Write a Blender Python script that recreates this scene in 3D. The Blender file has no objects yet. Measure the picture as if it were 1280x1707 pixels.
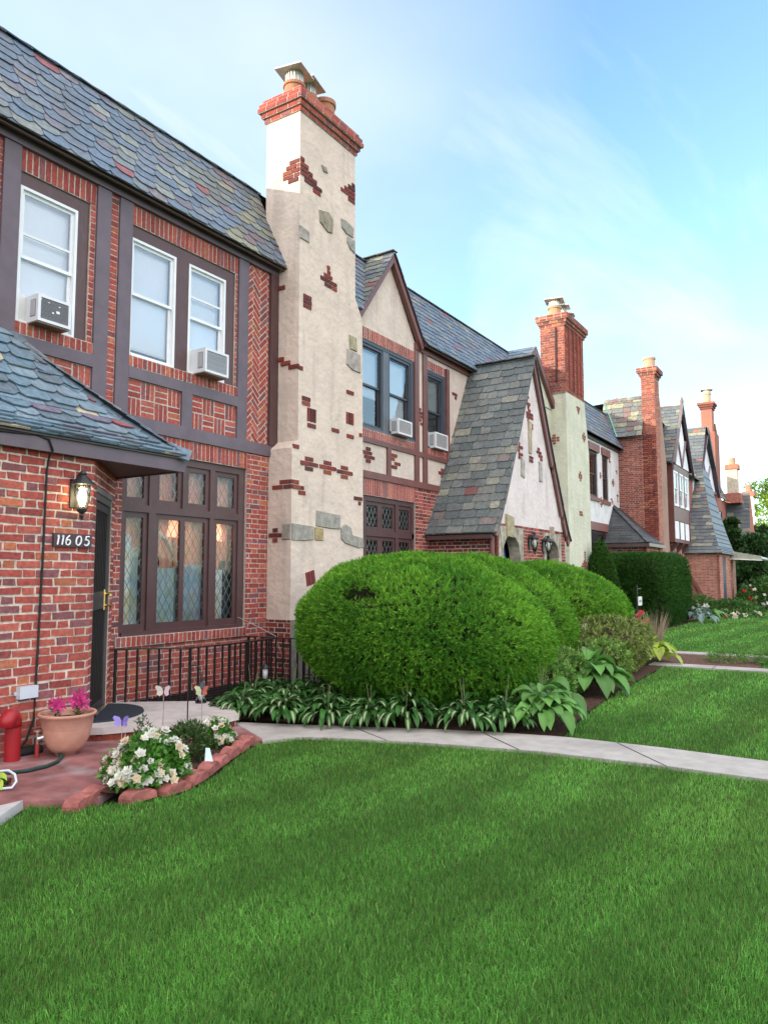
import bpy, math, random
import numpy as np
from mathutils import Vector, Matrix

random.seed(7)
RNG = np.random.default_rng(11)
S = bpy.context.scene
COL = S.collection

# ------------------------------------------------------------ camera
CAM = Vector((0.0, -6.97, 1.52))
PITCH = math.radians(4.909); YAW = math.radians(32.4)
fw = Vector((math.cos(YAW)*math.cos(PITCH), math.sin(YAW)*math.cos(PITCH), math.sin(PITCH)))
rt = Vector((math.sin(YAW), -math.cos(YAW), 0)); upv = rt.cross(fw)
cd = bpy.data.cameras.new("camera"); cam = bpy.data.objects.new("camera", cd); COL.objects.link(cam)
cd.sensor_fit = 'VERTICAL'; cd.sensor_height = 36; cd.lens = 36*1240/1707
cd.clip_start = 0.05; cd.clip_end = 2000
cam.matrix_world = Matrix(((rt.x, upv.x, -fw.x, CAM.x), (rt.y, upv.y, -fw.y, CAM.y), (rt.z, upv.z, -fw.z, CAM.z), (0, 0, 0, 1)))
S.camera = cam

# ------------------------------------------------------------ sky, sun, exposure
SUN_EL = math.radians(14); SUN_OFF = math.radians(38)   # sun low behind the row, to the left
sdir = Vector((-math.cos(SUN_OFF)*math.cos(SUN_EL), math.sin(SUN_OFF)*math.cos(SUN_EL), math.sin(SUN_EL)))
W = bpy.data.worlds.new("World"); S.world = W; W.use_nodes = True
nt = W.node_tree; nt.nodes.clear()
def N(t, **k):
    n = nt.nodes.new(t)
    for a, b in k.items(): setattr(n, a, b)
    return n
def LK(a, b): nt.links.new(a, b)
out = N('ShaderNodeOutputWorld'); bg = N('ShaderNodeBackground'); LK(bg.outputs[0], out.inputs[0])
bg.inputs[1].default_value = 0.15
sky = N('ShaderNodeTexSky', sky_type='NISHITA', sun_disc=False)
sky.sun_elevation = SUN_EL; sky.sun_rotation = math.atan2(sdir.x, sdir.y)
sky.air_density = 1.0; sky.dust_density = 0.6; sky.ozone_density = 1.2
tc = N('ShaderNodeTexCoord'); sep = N('ShaderNodeSeparateXYZ'); LK(tc.outputs['Generated'], sep.inputs[0])
def M(op, a, b=None, c=None, clamp=False):
    n = N('ShaderNodeMath', operation=op, use_clamp=clamp)
    for i, x in enumerate((a, b, c)):
        if x is None: continue
        if isinstance(x, (int, float)): n.inputs[i].default_value = x
        else: LK(x, n.inputs[i])
    return n.outputs[0]
zz = M('MAXIMUM', sep.outputs[2], 0.0); zd = M('ADD', zz, 0.12)
cx_ = M('DIVIDE', sep.outputs[0], zd); cy_ = M('DIVIDE', sep.outputs[1], zd)
cmb = N('ShaderNodeCombineXYZ'); LK(cx_, cmb.inputs[0]); LK(cy_, cmb.inputs[1])
mp = N('ShaderNodeMapping'); LK(cmb.outputs[0], mp.inputs[0])
mp.inputs['Rotation'].default_value = (0, 0, math.radians(50)); mp.inputs['Scale'].default_value = (0.55, 1.9, 1)
mp.inputs['Location'].default_value = (0.3, 1.7, 0)
nz = N('ShaderNodeTexNoise'); LK(mp.outputs[0], nz.inputs[0]); nz.inputs['Scale'].default_value = 0.9
nz.inputs['Detail'].default_value = 7; nz.inputs['Roughness'].default_value = 0.55; nz.inputs['Distortion'].default_value = 0.5
wisp = M('MULTIPLY', M('SUBTRACT', nz.outputs[0], 0.46, clamp=True), 4.0, clamp=True)
# broad thin veil of cloud on the sunny side (seen upper left), made-up bright cloud behind the camera added to light the shaded fronts
dl = N('ShaderNodeVectorMath', operation='DOT_PRODUCT'); LK(tc.outputs['Generated'], dl.inputs[0])
dl.inputs[1].default_value = (0.55, 0.62, 0.56)
nz2 = N('ShaderNodeTexNoise'); LK(cmb.outputs[0], nz2.inputs[0]); nz2.inputs['Scale'].default_value = 1.1; nz2.inputs['Detail'].default_value = 5
veil = M('MULTIPLY', M('MULTIPLY', M('SUBTRACT', dl.outputs['Value'], 0.895, clamp=True), 9.0, clamp=True), M('MULTIPLY_ADD', nz2.outputs[0], 1.6, -0.15, clamp=True), clamp=True)
low = M('MULTIPLY', M('SUBTRACT', 0.30, sep.outputs[2], clamp=True), 1.7, clamp=True)
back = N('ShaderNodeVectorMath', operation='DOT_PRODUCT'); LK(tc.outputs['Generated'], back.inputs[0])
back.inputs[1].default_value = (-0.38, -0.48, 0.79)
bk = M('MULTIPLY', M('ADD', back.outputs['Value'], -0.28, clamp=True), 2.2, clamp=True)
tot = M('MAXIMUM', M('MAXIMUM', M('MULTIPLY', wisp, 0.9), M('MULTIPLY', veil, 0.8)), M('MULTIPLY', low, 0.8), clamp=True)
skyg = N('ShaderNodeMix', data_type='RGBA'); skyg.blend_type = 'MULTIPLY'; skyg.inputs[0].default_value = 1.0
LK(sky.outputs[0], skyg.inputs[6]); skyg.inputs[7].default_value = (1.03, 1.20, 1.22, 1)
mix1 = N('ShaderNodeMix', data_type='RGBA'); LK(tot, mix1.inputs[0]); LK(skyg.outputs[2], mix1.inputs[6]); mix1.inputs[7].default_value = (2.85, 3.1, 3.25, 1)
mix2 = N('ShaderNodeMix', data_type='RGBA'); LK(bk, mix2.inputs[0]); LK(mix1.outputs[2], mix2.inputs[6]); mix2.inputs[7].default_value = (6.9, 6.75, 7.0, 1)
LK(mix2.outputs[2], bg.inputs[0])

sl = bpy.data.lights.new("sun", 'SUN'); sl.energy = 2.6; sl.angle = math.radians(0.5); sl.color = (1, 0.86, 0.68)
so = bpy.data.objects.new("sun", sl); COL.objects.link(so); so.rotation_euler = sdir.to_track_quat('Z', 'Y').to_euler()
S.view_settings.view_transform = 'Standard'; S.view_settings.look = 'None'; S.view_settings.exposure = 1.4; S.view_settings.gamma = 1

# ------------------------------------------------------------ materials (all procedural)
def newmat(name):
    m = bpy.data.materials.new(name); m.use_nodes = True
    return m, m.node_tree, m.node_tree.nodes['Principled BSDF']
def mat(name, rough=0.8, ns=8.0, lo=0.8, hi=1.2, bump=0.3, bscale=60.0, bdist=0.003, spec=0.3, metal=0.0, stain=None, smax=0.55, coat=0.0):
    """colour comes from the Col attribute of the mesh, mottled by noise; fine noise drives the bump"""
    m, t, p = newmat(name)
    A = t.nodes.new('ShaderNodeAttribute'); A.attribute_name = 'Col'
    g = t.nodes.new('ShaderNodeNewGeometry')
    n1 = t.nodes.new('ShaderNodeTexNoise'); n1.inputs['Scale'].default_value = ns; n1.inputs['Detail'].default_value = 6; n1.inputs['Roughness'].default_value = 0.6
    t.links.new(g.outputs['Position'], n1.inputs['Vector'])
    mr = t.nodes.new('ShaderNodeMapRange'); mr.inputs[1].default_value = 0.3; mr.inputs[2].default_value = 0.7; mr.inputs[3].default_value = lo; mr.inputs[4].default_value = hi
    t.links.new(n1.outputs[0], mr.inputs[0])
    mx = t.nodes.new('ShaderNodeMix'); mx.data_type = 'RGBA'; mx.blend_type = 'MULTIPLY'; mx.inputs[0].default_value = 1
    t.links.new(A.outputs['Color'], mx.inputs[6]); t.links.new(mr.outputs[0], mx.inputs[7])
    colout = mx.outputs[2]
    if stain:
        n3 = t.nodes.new('ShaderNodeTexNoise'); n3.inputs['Scale'].default_value = stain[1]; n3.inputs['Detail'].default_value = 4
        if len(stain) > 3:
            mpp = t.nodes.new('ShaderNodeMapping'); mpp.inputs['Scale'].default_value = stain[3]
            t.links.new(g.outputs['Position'], mpp.inputs[0]); t.links.new(mpp.outputs[0], n3.inputs['Vector'])
        else: t.links.new(g.outputs['Position'], n3.inputs['Vector'])
        r3 = t.nodes.new('ShaderNodeMapRange'); r3.inputs[1].default_value = stain[2]; r3.inputs[2].default_value = stain[2]+0.16; r3.inputs[3].default_value = 0; r3.inputs[4].default_value = smax
        t.links.new(n3.outputs[0], r3.inputs[0])
        m3 = t.nodes.new('ShaderNodeMix'); m3.data_type = 'RGBA'; t.links.new(r3.outputs[0], m3.inputs[0]); t.links.new(colout, m3.inputs[6]); m3.inputs[7].default_value = (*stain[0], 1)
        colout = m3.outputs[2]
    t.links.new(colout, p.inputs['Base Color'])
    p.inputs['Roughness'].default_value = rough; p.inputs['Specular IOR Level'].default_value = spec; p.inputs['Metallic'].default_value = metal
    if coat: p.inputs['Coat Weight'].default_value = coat; p.inputs['Coat Roughness'].default_value = 0.2
    if bump:
        n2 = t.nodes.new('ShaderNodeTexNoise'); n2.inputs['Scale'].default_value = bscale; n2.inputs['Detail'].default_value = 5
        t.links.new(g.outputs['Position'], n2.inputs['Vector'])
        b = t.nodes.new('ShaderNodeBump'); b.inputs['Strength'].default_value = bump; b.inputs['Distance'].default_value = bdist
        t.links.new(n2.outputs[0], b.inputs['Height']); t.links.new(b.outputs[0], p.inputs['Normal'])
    return m
def leafmat(name, rough=0.5, trans=0.3, spec=0.3):
    m, t, p = newmat(name)
    A = t.nodes.new('ShaderNodeAttribute'); A.attribute_name = 'Col'
    t.links.new(A.outputs['Color'], p.inputs['Base Color']); p.inputs['Roughness'].default_value = rough; p.inputs['Specular IOR Level'].default_value = spec
    tr = t.nodes.new('ShaderNodeBsdfTranslucent'); t.links.new(A.outputs['Color'], tr.inputs[0])
    mx = t.nodes.new('ShaderNodeMixShader'); mx.inputs[0].default_value = trans
    o = t.nodes['Material Output']; t.links.new(p.outputs[0], mx.inputs[1]); t.links.new(tr.outputs[0], mx.inputs[2]); t.links.new(mx.outputs[0], o.inputs[0])
    return m
def glassmat(name, tint=(0.9, 0.95, 0.95), refl=0.12):
    m, t, p = newmat(name); t.nodes.remove(p)
    o = t.nodes['Material Output']
    fr = t.nodes.new('ShaderNodeFresnel'); fr.inputs[0].default_value = 1.5
    ad = t.nodes.new('ShaderNodeMath'); ad.operation = 'ADD'; ad.use_clamp = True; ad.inputs[1].default_value = refl; t.links.new(fr.outputs[0], ad.inputs[0])
    tr = t.nodes.new('ShaderNodeBsdfTransparent'); tr.inputs[0].default_value = (*tint, 1)
    gl = t.nodes.new('ShaderNodeBsdfGlossy'); gl.inputs['Roughness'].default_value = 0.02; gl.inputs[0].default_value = (0.95, 0.97, 1, 1)
    g = t.nodes.new('ShaderNodeNewGeometry'); n2 = t.nodes.new('ShaderNodeTexNoise'); n2.inputs['Scale'].default_value = 3.5; n2.inputs['Detail'].default_value = 2
    t.links.new(g.outputs['Position'], n2.inputs['Vector'])
    b = t.nodes.new('ShaderNodeBump'); b.inputs['Strength'].default_value = 0.10; b.inputs['Distance'].default_value = 0.03
    t.links.new(n2.outputs[0], b.inputs['Height']); t.links.new(b.outputs[0], gl.inputs['Normal'])
    mx = t.nodes.new('ShaderNodeMixShader'); t.links.new(ad.outputs[0], mx.inputs[0]); t.links.new(tr.outputs[0], mx.inputs[1]); t.links.new(gl.outputs[0], mx.inputs[2]); t.links.new(mx.outputs[0], o.inputs[0])
    return m
def emitmat(name, col, s):
    m, t, p = newmat(name); p.inputs['Base Color'].default_value = (0.8, 0.8, 0.7, 1); p.inputs['Emission Color'].default_value = (*col, 1); p.inputs['Emission Strength'].default_value = s
    return m
MASON = mat('masonry', 0.88, 30, 0.66, 1.30, 0.8, 90, 0.005, 0.2, stain=((0.13, 0.085, 0.075), 1.4, 0.50, (1, 1, .7)), smax=.22)
STUCCO = mat('stucco', 0.92, 2.4, 0.86, 1.08, 0.8, 11, 0.022, 0.15, stain=((0.33, 0.27, 0.235), 1.5, 0.54, (3.2, 3.2, 0.45)), smax=.36)
PAINT = mat('painted_wood', 0.5, 5, 0.85, 1.15, 0.25, 25, 0.004, 0.45, stain=((0.10, 0.085, 0.085), 3, 0.6, (6, 6, 0.8)))
PLASTIC = mat('smooth_paint', 0.4, 6, 0.94, 1.05, 0.05, 40, 0.001, 0.4)
SLATE = mat('slate', 0.6, 16, 0.66, 1.28, 0.7, 40, 0.008, 0.4, stain=((0.10, 0.10, 0.10), 1.8, 0.5), smax=.4)
STONE = mat('stone', 0.9, 9, 0.65, 1.3, 0.9, 30, 0.012, 0.2)
CONC = mat('concrete', 0.9, 7, 0.85, 1.12, 0.5, 120, 0.003, 0.2, stain=((0.20, 0.185, 0.17), 1.3, 0.52), smax=.45)
PATIO = mat('stained_concrete', 0.8, 5, 0.6, 1.35, 0.5, 60, 0.004, 0.3, stain=((0.34, 0.30, 0.30), 2.6, 0.52))
SOIL = mat('soil', 0.95, 18, 0.5, 1.5, 1.0, 45, 0.03, 0.1)
IRON = mat('black_iron', 0.45, 8, 0.8, 1.2, 0.2, 60, 0.002, 0.5)
METAL = mat('galvanised_metal', 0.42, 6, 0.8, 1.15, 0.1, 30, 0.002, 0.5, metal=0.85)
BRASS = mat('brass', 0.25, 6, 0.9, 1.1, 0, metal=1.0)
CLAY = mat('terracotta', 0.8, 7, 0.80, 1.15, 0.3, 80, 0.002, 0.25, stain=((.40, .27, .22), 4, .56), smax=.4)
CAST = mat('cast_block', 0.92, 11, 0.6, 1.3, 1.0, 26, 0.014, 0.15, stain=((.16, .07, .06), 6, .5), smax=.5)
CLOTH = mat('fabric', 0.9, 7, 0.9, 1.1, 0.3, 120, 0.003, 0.1)
BLIND = mat('roller_blind', 0.9, 1.2, 0.96, 1.04, 0.1, 200, 0.001, 0.1)
RUBBER = mat('rubber_mat', 0.7, 20, 0.8, 1.2, 0.6, 160, 0.004, 0.3)
LEAF = leafmat('leaf', 0.5, 0.28, 0.35)
NEEDLE = leafmat('needle_leaf', 0.6, 0.32, 0.12)
PETAL = leafmat('petal', 0.6, 0.35, 0.2)
GRASS = leafmat('grass_blade', 0.65, 0.50, 0.10)
BARK = mat('bark', 0.95, 12, 0.6, 1.4, 1.0, 40, 0.02, 0.1)
GLASS = glassmat('window_glass', (0.95, 0.97, 0.97), 0.10)
LEADGLASS = glassmat('leaded_glass', (0.80, 0.84, 0.82), 0.0)
_t = LEADGLASS.node_tree; _a = _t.nodes.new('ShaderNodeAttribute'); _a.attribute_name = 'Col'; _t.links.new(_a.outputs['Color'], [n for n in _t.nodes if n.type == 'BSDF_TRANSPARENT'][0].inputs[0])
SHADE = emitmat('lit_lamp_shade', (1.0, .34, .14), 0.55)
BULB = emitmat('lamp_bulb', (1.0, 0.82, 0.45), 9.0)

# ------------------------------------------------------------ geometry helpers
ROOTLOC = {}
def link(o, parent=None):
    COL.objects.link(o)
    if parent: o.parent = parent
    return o
def tag(o, label=None, cat=None, group=None, kind=None):
    if label: o['label'] = label
    if cat: o['category'] = cat
    if group: o['group'] = group
    if kind: o['kind'] = kind
    return o
def thing(name, label, cat, loc, group=None, rotz=0.0):
    o = bpy.data.objects.new(name, None); o.empty_display_size = 0.2
    link(o); o.location = loc; o.rotation_euler = (0, 0, rotz)
    return tag(o, label, cat, group)
def rootof(o):
    while o.parent: o = o.parent
    return o
def lerp(a, b, t): return a+(b-a)*t
class Frame:
    def __init__(s, o, u, v):
        s.o = Vector(o); s.u = Vector(u).normalized(); s.v = Vector(v).normalized(); s.n = s.u.cross(s.v)
    def P(s, a, b, h=0.0): return s.o+s.u*a+s.v*b+s.n*h
class Curved(Frame):
    """a frame whose v axis runs along a profile [(d, z)...] (d = horizontal run) : bell-cast roofs"""
    def __init__(s, o, u, outdir, prof):
        s.o = Vector(o); s.u = Vector(u).normalized(); s.d = Vector(outdir).normalized(); s.pr = prof
        s.L = [0.0]
        for i in range(1, len(prof)): s.L.append(s.L[-1]+math.hypot(prof[i][0]-prof[i-1][0], prof[i][1]-prof[i-1][1]))
    def seg(s, b):
        i = 0
        while i < len(s.L)-2 and b > s.L[i+1]: i += 1
        return i
    def P(s, a, b, h=0.0):
        i = s.seg(b); (d0, z0), (d1, z1) = s.pr[i], s.pr[i+1]; t = (b-s.L[i])/(s.L[i+1]-s.L[i])
        dd, dz = d1-d0, z1-z0; l = math.hypot(dd, dz)
        p = s.o+s.u*a+s.d*(d0+dd*t)+Vector((0, 0, z0+dz*t))
        return p+(s.d*(-dz/l)+Vector((0, 0, dd/l)))*h
def area(p): return 0.5*sum(p[i][0]*p[(i+1) % len(p)][1]-p[(i+1) % len(p)][0]*p[i][1] for i in range(len(p)))
def clip(poly, reg):
    out_ = poly
    n = len(reg)
    for i in range(n):
        (ax, ay), (bx, by) = reg[i], reg[(i+1) % n]
        inp, out_ = out_, []
        if not inp: return []
        for k in range(len(inp)):
            p, q = inp[k], inp[(k+1) % len(inp)]
            sp = (bx-ax)*(p[1]-ay)-(by-ay)*(p[0]-ax); sq = (bx-ax)*(q[1]-ay)-(by-ay)*(q[0]-ax)
            if sp >= 0: out_.append(p)
            if (sp >= 0) != (sq >= 0):
                t = sp/(sp-sq); out_.append((p[0]+(q[0]-p[0])*t, p[1]+(q[1]-p[1])*t))
    return out_
def R(u0, u1, v0, v1): return [(u0, v0), (u1, v0), (u1, v1), (u0, v1)]
class MB:
    def __init__(s): s.v = []; s.f = []; s.m = []; s.c = []
    def face(s, pts, col=(0.5, 0.5, 0.5), m=0):
        i = len(s.v); s.v += [tuple(p) for p in pts]; s.c += [col]*len(pts); s.f.append(tuple(range(i, i+len(pts)))); s.m.append(m)
    def prism(s, poly, fr, n0, n1, col, m=0, inset=0.0, back=False):
        if len(poly) < 3: return
        if area(poly) < 0: poly = poly[::-1]
        k = len(poly); cx = sum(p[0] for p in poly)/k; cy = sum(p[1] for p in poly)/k
        top = poly
        if inset:
            top = []
            for (a, b) in poly:
                d = math.hypot(a-cx, b-cy) or 1e-6; f = max(0.0, 1-inset*1.4/d); top.append((cx+(a-cx)*f, cy+(b-cy)*f))
        i = len(s.v)
        s.v += [tuple(fr.P(a, b, n0)) for a, b in poly]+[tuple(fr.P(a, b, n1)) for a, b in top]; s.c += [col]*(2*k)
        s.f.append(tuple(range(i+k, i+2*k))); s.m.append(m)
        for j in range(k):
            q = (j+1) % k; s.f.append((i+j, i+q, i+k+q, i+k+j)); s.m.append(m)
        if back: s.f.append(tuple(range(i+k-1, i-1, -1))); s.m.append(m)
    def box(s, x0, x1, y0, y1, z0, z1, col=(0.5, 0.5, 0.5), m=0):
        i = len(s.v)
        s.v += [(x0, y0, z0), (x1, y0, z0), (x1, y1, z0), (x0, y1, z0), (x0, y0, z1), (x1, y0, z1), (x1, y1, z1), (x0, y1, z1)]; s.c += [col]*8
        for q in ((3, 2, 1, 0), (4, 5, 6, 7), (0, 1, 5, 4), (1, 2, 6, 5), (2, 3, 7, 6), (3, 0, 4, 7)): s.f.append(tuple(i+a for a in q)); s.m.append(m)
    def bar(s, p, q, w, h, col, m=0, up=(0, 0, 1)):
        p, q = Vector(p), Vector(q); d = (q-p).normalized(); a = d.cross(Vector(up))
        if a.length < 1e-4: a = d.cross(Vector((0, 1, 0)))
        a.normalize(); b = a.cross(d); i = len(s.v)
        for e in (p, q):
            for sx, sy in ((-1, -1), (1, -1), (1, 1), (-1, 1)): s.v.append(tuple(e+a*sx*w/2+b*sy*h/2))
        s.c += [col]*8
        for f in ((3, 2, 1, 0), (4, 5, 6, 7), (0, 1, 5, 4), (1, 2, 6, 5), (2, 3, 7, 6), (3, 0, 4, 7)): s.f.append(tuple(i+x for x in f)); s.m.append(m)
    def tube(s, pts, r, col, seg=8, m=0, cap=True):
        pts = [Vector(p) for p in pts]; n = len(pts); rr = r if isinstance(r, (list, tuple)) else [r]*n; i0 = len(s.v)
        for k, p in enumerate(pts):
            d = (pts[min(k+1, n-1)]-pts[max(k-1, 0)]).normalized(); a = d.cross(Vector((0, 0, 1)))
            if a.length < 0.05: a = d.cross(Vector((0, 1, 0)))
            a.normalize(); b = d.cross(a)
            for j in range(seg):
                t = 2*math.pi*j/seg; s.v.append(tuple(p+(a*math.cos(t)+b*math.sin(t))*rr[k]))
        s.c += [col]*(n*seg)
        for k in range(n-1):
            for j in range(seg):
                q = (j+1) % seg; s.f.append((i0+k*seg+j, i0+k*seg+q, i0+(k+1)*seg+q, i0+(k+1)*seg+j)); s.m.append(m)
        if cap:
            s.f.append(tuple(i0+j for j in range(seg))[::-1]); s.m.append(m); s.f.append(tuple(i0+(n-1)*seg+j for j in range(seg))); s.m.append(m)
    def lathe(s, c, prof, col, seg=20, m=0, sx=1.0, sy=1.0, rot=0.0):
        i0 = len(s.v); c = Vector(c)
        for r, z in prof:
            for j in range(seg):
                t = 2*math.pi*j/seg+rot; s.v.append((c.x+r*sx*math.cos(t), c.y+r*sy*math.sin(t), c.z+z))
        s.c += [col]*(len(prof)*seg)
        for k in range(len(prof)-1):
            for j in range(seg):
                q = (j+1) % seg; s.f.append((i0+k*seg+j, i0+k*seg+q, i0+(k+1)*seg+q, i0+(k+1)*seg+j)); s.m.append(m)
        s.f.append(tuple(i0+j for j in range(seg))[::-1]); s.m.append(m)
        k = len(prof)-1; s.f.append(tuple(i0+k*seg+j for j in range(seg))); s.m.append(m)
    def build(s, name, mats, parent=None, smooth=False, loc=None, local=False):
        me = bpy.data.meshes.new(name)
        off = Vector(loc) if loc is not None else (rootof(parent).location.copy() if parent and not local else Vector((0, 0, 0)))
        V = np.array(s.v, dtype=np.float64).reshape(-1, 3)-np.array(off)
        me.from_pydata(V.tolist(), [], s.f)
        a = me.color_attributes.new('Col', 'FLOAT_COLOR', 'POINT')
        c = np.ones((len(s.v), 4), np.float32); c[:, :3] = np.array(s.c, np.float32).reshape(-1, 3); a.data.foreach_set('color', c.ravel())
        for x in (mats if isinstance(mats, (list, tuple)) else [mats]): me.materials.append(x)
        me.polygons.foreach_set('material_index', np.array(s.m, np.int32))
        if smooth: me.polygons.foreach_set('use_smooth', np.ones(len(s.f), bool))
        me.update()
        o = bpy.data.objects.new(name, me); link(o, parent)
        if loc is not None: o.location = loc
        return o
def npmesh(name, V, F, C, mats, parent=None, loc=None, smooth=False):
    """V (n,3), F list of (k,3) / (k,4) index arrays, C (n,3)"""
    off = np.array(loc if loc is not None else (rootof(parent).location if parent else (0, 0, 0)))
    me = bpy.data.meshes.new(name); me.vertices.add(len(V)); me.vertices.foreach_set('co', (V-off).astype(np.float32).ravel())
    loops = np.concatenate([f.ravel() for f in F]).astype(np.int32)
    tot = np.concatenate([np.full(len(f), f.shape[1]) for f in F]).astype(np.int32)
    st = np.concatenate([[0], np.cumsum(tot)[:-1]]).astype(np.int32)
    me.loops.add(len(loops)); me.loops.foreach_set('vertex_index', loops); me.polygons.add(len(tot)); me.polygons.foreach_set('loop_start', st)
    try: me.polygons.foreach_set('loop_total', tot)
    except Exception: pass
    a = me.color_attributes.new('Col', 'FLOAT_COLOR', 'POINT'); c = np.ones((len(V), 4), np.float32); c[:, :3] = C; a.data.foreach_set('color', c.ravel())
    for x in (mats if isinstance(mats, (list, tuple)) else [mats]): me.materials.append(x)
    me.update(calc_edges=True)
    o = bpy.data.objects.new(name, me); link(o, parent)
    if loc is not None: o.location = loc
    return o
def unit(a): return a/np.maximum(np.linalg.norm(a, axis=1, keepdims=True), 1e-9)
def leafgeo(P, D, Nn, L, Wd, C, fold=0.0):
    n = len(P); D = unit(D); Sd = unit(np.cross(D, Nn)); L = np.asarray(L).reshape(-1, 1); Wd = np.asarray(Wd).reshape(-1, 1)
    up_ = unit(np.cross(Sd, D))
    mid = P+D*L*0.45+up_*L*fold
    V = np.empty((n, 4, 3)); V[:, 0] = P; V[:, 1] = mid+Sd*Wd/2; V[:, 2] = P+D*L; V[:, 3] = mid-Sd*Wd/2
    F = np.arange(n*4).reshape(n, 4)
    return V.reshape(-1, 3), F, np.repeat(C, 4, axis=0)
def merge(parts):
    V, F, C = [], [], []; k = 0
    for v, f, c in parts: V.append(v); F.append(f+k); C.append(c); k += len(v)
    return np.concatenate(V), F, np.concatenate(C)
def randdir(n):
    a = RNG.normal(size=(n, 3)); return unit(a)

# ------------------------------------------------------------ brick and slate layers
def jit(c, a=0.12):
    f = 1+random.uniform(-a, a); return tuple(max(0.0, x*f) for x in c)
BR = [((0.34, 0.075, 0.060), 5.5), ((0.38, 0.098, 0.074), 3.8), ((0.28, 0.062, 0.055), 3), ((0.225, 0.085, 0.092), 1.6), ((0.42, 0.135, 0.075), 0.7), ((0.17, 0.066, 0.068), 0.4)]
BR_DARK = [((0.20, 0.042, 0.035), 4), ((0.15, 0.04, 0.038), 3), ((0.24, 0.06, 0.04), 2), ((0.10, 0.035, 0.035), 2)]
BR_FAR = [((0.30, 0.085, 0.06), 4), ((0.24, 0.065, 0.05), 3), ((0.18, 0.06, 0.055), 2), ((0.36, 0.13, 0.08), 1.5)]
BR_PALE = [((0.42, 0.17, 0.12), 4), ((0.36, 0.13, 0.09), 3), ((0.46, 0.22, 0.16), 1.5)]
MORTAR = (0.50, 0.42, 0.365)
def pick(pal, a=0.14): return jit(random.choices([p[0] for p in pal], [p[1] for p in pal])[0], a)
def flemish(u0, u1, v0, v1, c=0.0677, L=0.205, H=0.1, j=0.012):
    p = L+H+2*j; r = math.floor(v0/c)
    while r*c < v1:
        x = math.floor(u0/p)*p-p+(p*0.5 if r % 2 else 0)+random.uniform(-.008, .008); k = 0
        while x < u1:
            w = L if k % 2 == 0 else H
            yield [(x, r*c+j*.5), (x+w, r*c+j*.5), (x+w, (r+1)*c-j*.5), (x, (r+1)*c-j*.5)]
            x += w+j; k += 1
        r += 1
def running(u0, u1, v0, v1, c=0.0677, L=0.205, j=0.012):
    r = math.floor(v0/c)
    while r*c < v1:
        x = math.floor(u0/L)*L-L+(L*0.5 if r % 2 else 0)
        while x < u1:
            yield [(x, r*c+j*.5), (x+L-j, r*c+j*.5), (x+L-j, (r+1)*c-j*.5), (x, (r+1)*c-j*.5)]; x += L
        r += 1
def soldier(u0, u1, v0, v1, pitch=0.069, j=0.015):
    n = max(1, round((u1-u0)/pitch)); pitch = (u1-u0)/n
    for k in range(n):
        t = random.uniform(-.003, .003); yield [(u0+k*pitch+j/2, v0+0.006+t), (u0+(k+1)*pitch-j/2, v0+0.006+t), (u0+(k+1)*pitch-j/2, v1-0.006), (u0+k*pitch+j/2, v1-0.006)]
def stack(u0, u1, v0, v1, c=0.0677, j=0.012):
    r = math.floor(v0/c)
    while r*c < v1:
        yield [(u0+.006, r*c+j/2), (u1-.006, r*c+j/2), (u1-.006, (r+1)*c-j/2), (u0+.006, (r+1)*c-j/2)]; r += 1
def basket(u0, u1, v0, v1):
    b = (v1-v0)/2; n = max(1, round((u1-u0)/b)); bw = (u1-u0)/n; j = 0.016
    for i in range(n):
        for k in range(2):
            a, c = u0+i*bw, v0+k*b
            for t in range(3):
                if (i+k) % 2: yield R(a+j/2, a+bw-j/2, c+t*b/3+j/2, c+(t+1)*b/3-j/2)
                else: yield R(a+t*bw/3+j/2, a+(t+1)*bw/3-j/2, c+j/2, c+b-j/2)
def herring(u0, u1, v0, v1, w=0.068, k=3, j=0.015):
    cx, cy = u0, v0; s = math.sqrt(0.5); n = int((u1-u0+v1-v0)/w)+6
    for a in range(-n, n):
        for b in range(-n, n):
            m = (a-b) % (2*k)
            if m == 0: r = (a*w+j/2, (a+k)*w-j/2, b*w+j/2, (b+1)*w-j/2)
            elif m == 2*k-1: r = (a*w+j/2, (a+1)*w-j/2, b*w+j/2, (b+k)*w-j/2)
            else: continue
            q = [(cx+(x-y)*s, cy+(x+y)*s) for x, y in ((r[0], r[2]), (r[1], r[2]), (r[1], r[3]), (r[0], r[3]))]
            if max(p[0] for p in q) > u0 and min(p[0] for p in q) < u1 and max(p[1] for p in q) > v0 and min(p[1] for p in q) < v1: yield q
def masonry(mb, fr, reg, gen, pal=BR, depth=0.12, proud=0.004, mortar=MORTAR, rough=0.003, inset=0.0025, base=0.0):
    if area(reg) < 0: reg = reg[::-1]
    if depth: mb.prism(reg, fr, base-depth, base, mortar)
    for q in gen:
        q = [(a+random.uniform(-rough, rough), b+random.uniform(-rough, rough)) for a, b in q]
        c = clip(q, reg)
        if len(c) >= 3 and abs(area(c)) > 2e-4: mb.prism(c, fr, base, base+proud+random.uniform(-.002, .002), pick(pal), 0, inset)
def brickwall(mb, fr, reg, pal=BR, gen=flemish, **k):
    us = [p[0] for p in reg]; vs = [p[1] for p in reg]; kk = {a: k.pop(a) for a in ('c', 'L', 'H', 'j') if a in k}
    masonry(mb, fr, reg, gen(min(us), max(us), min(vs), max(vs), **kk), pal, **k)
SL = [((0.105, 0.148, 0.205), 7), ((0.13, 0.162, 0.21), 4.5), ((0.155, 0.185, 0.20), 2.6), ((0.205, 0.225, 0.215), 1.5), ((0.145, 0.145, 0.18), 1.5), ((0.23, 0.085, 0.095), 0.22), ((0.17, 0.155, 0.17), 0.7)]
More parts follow.
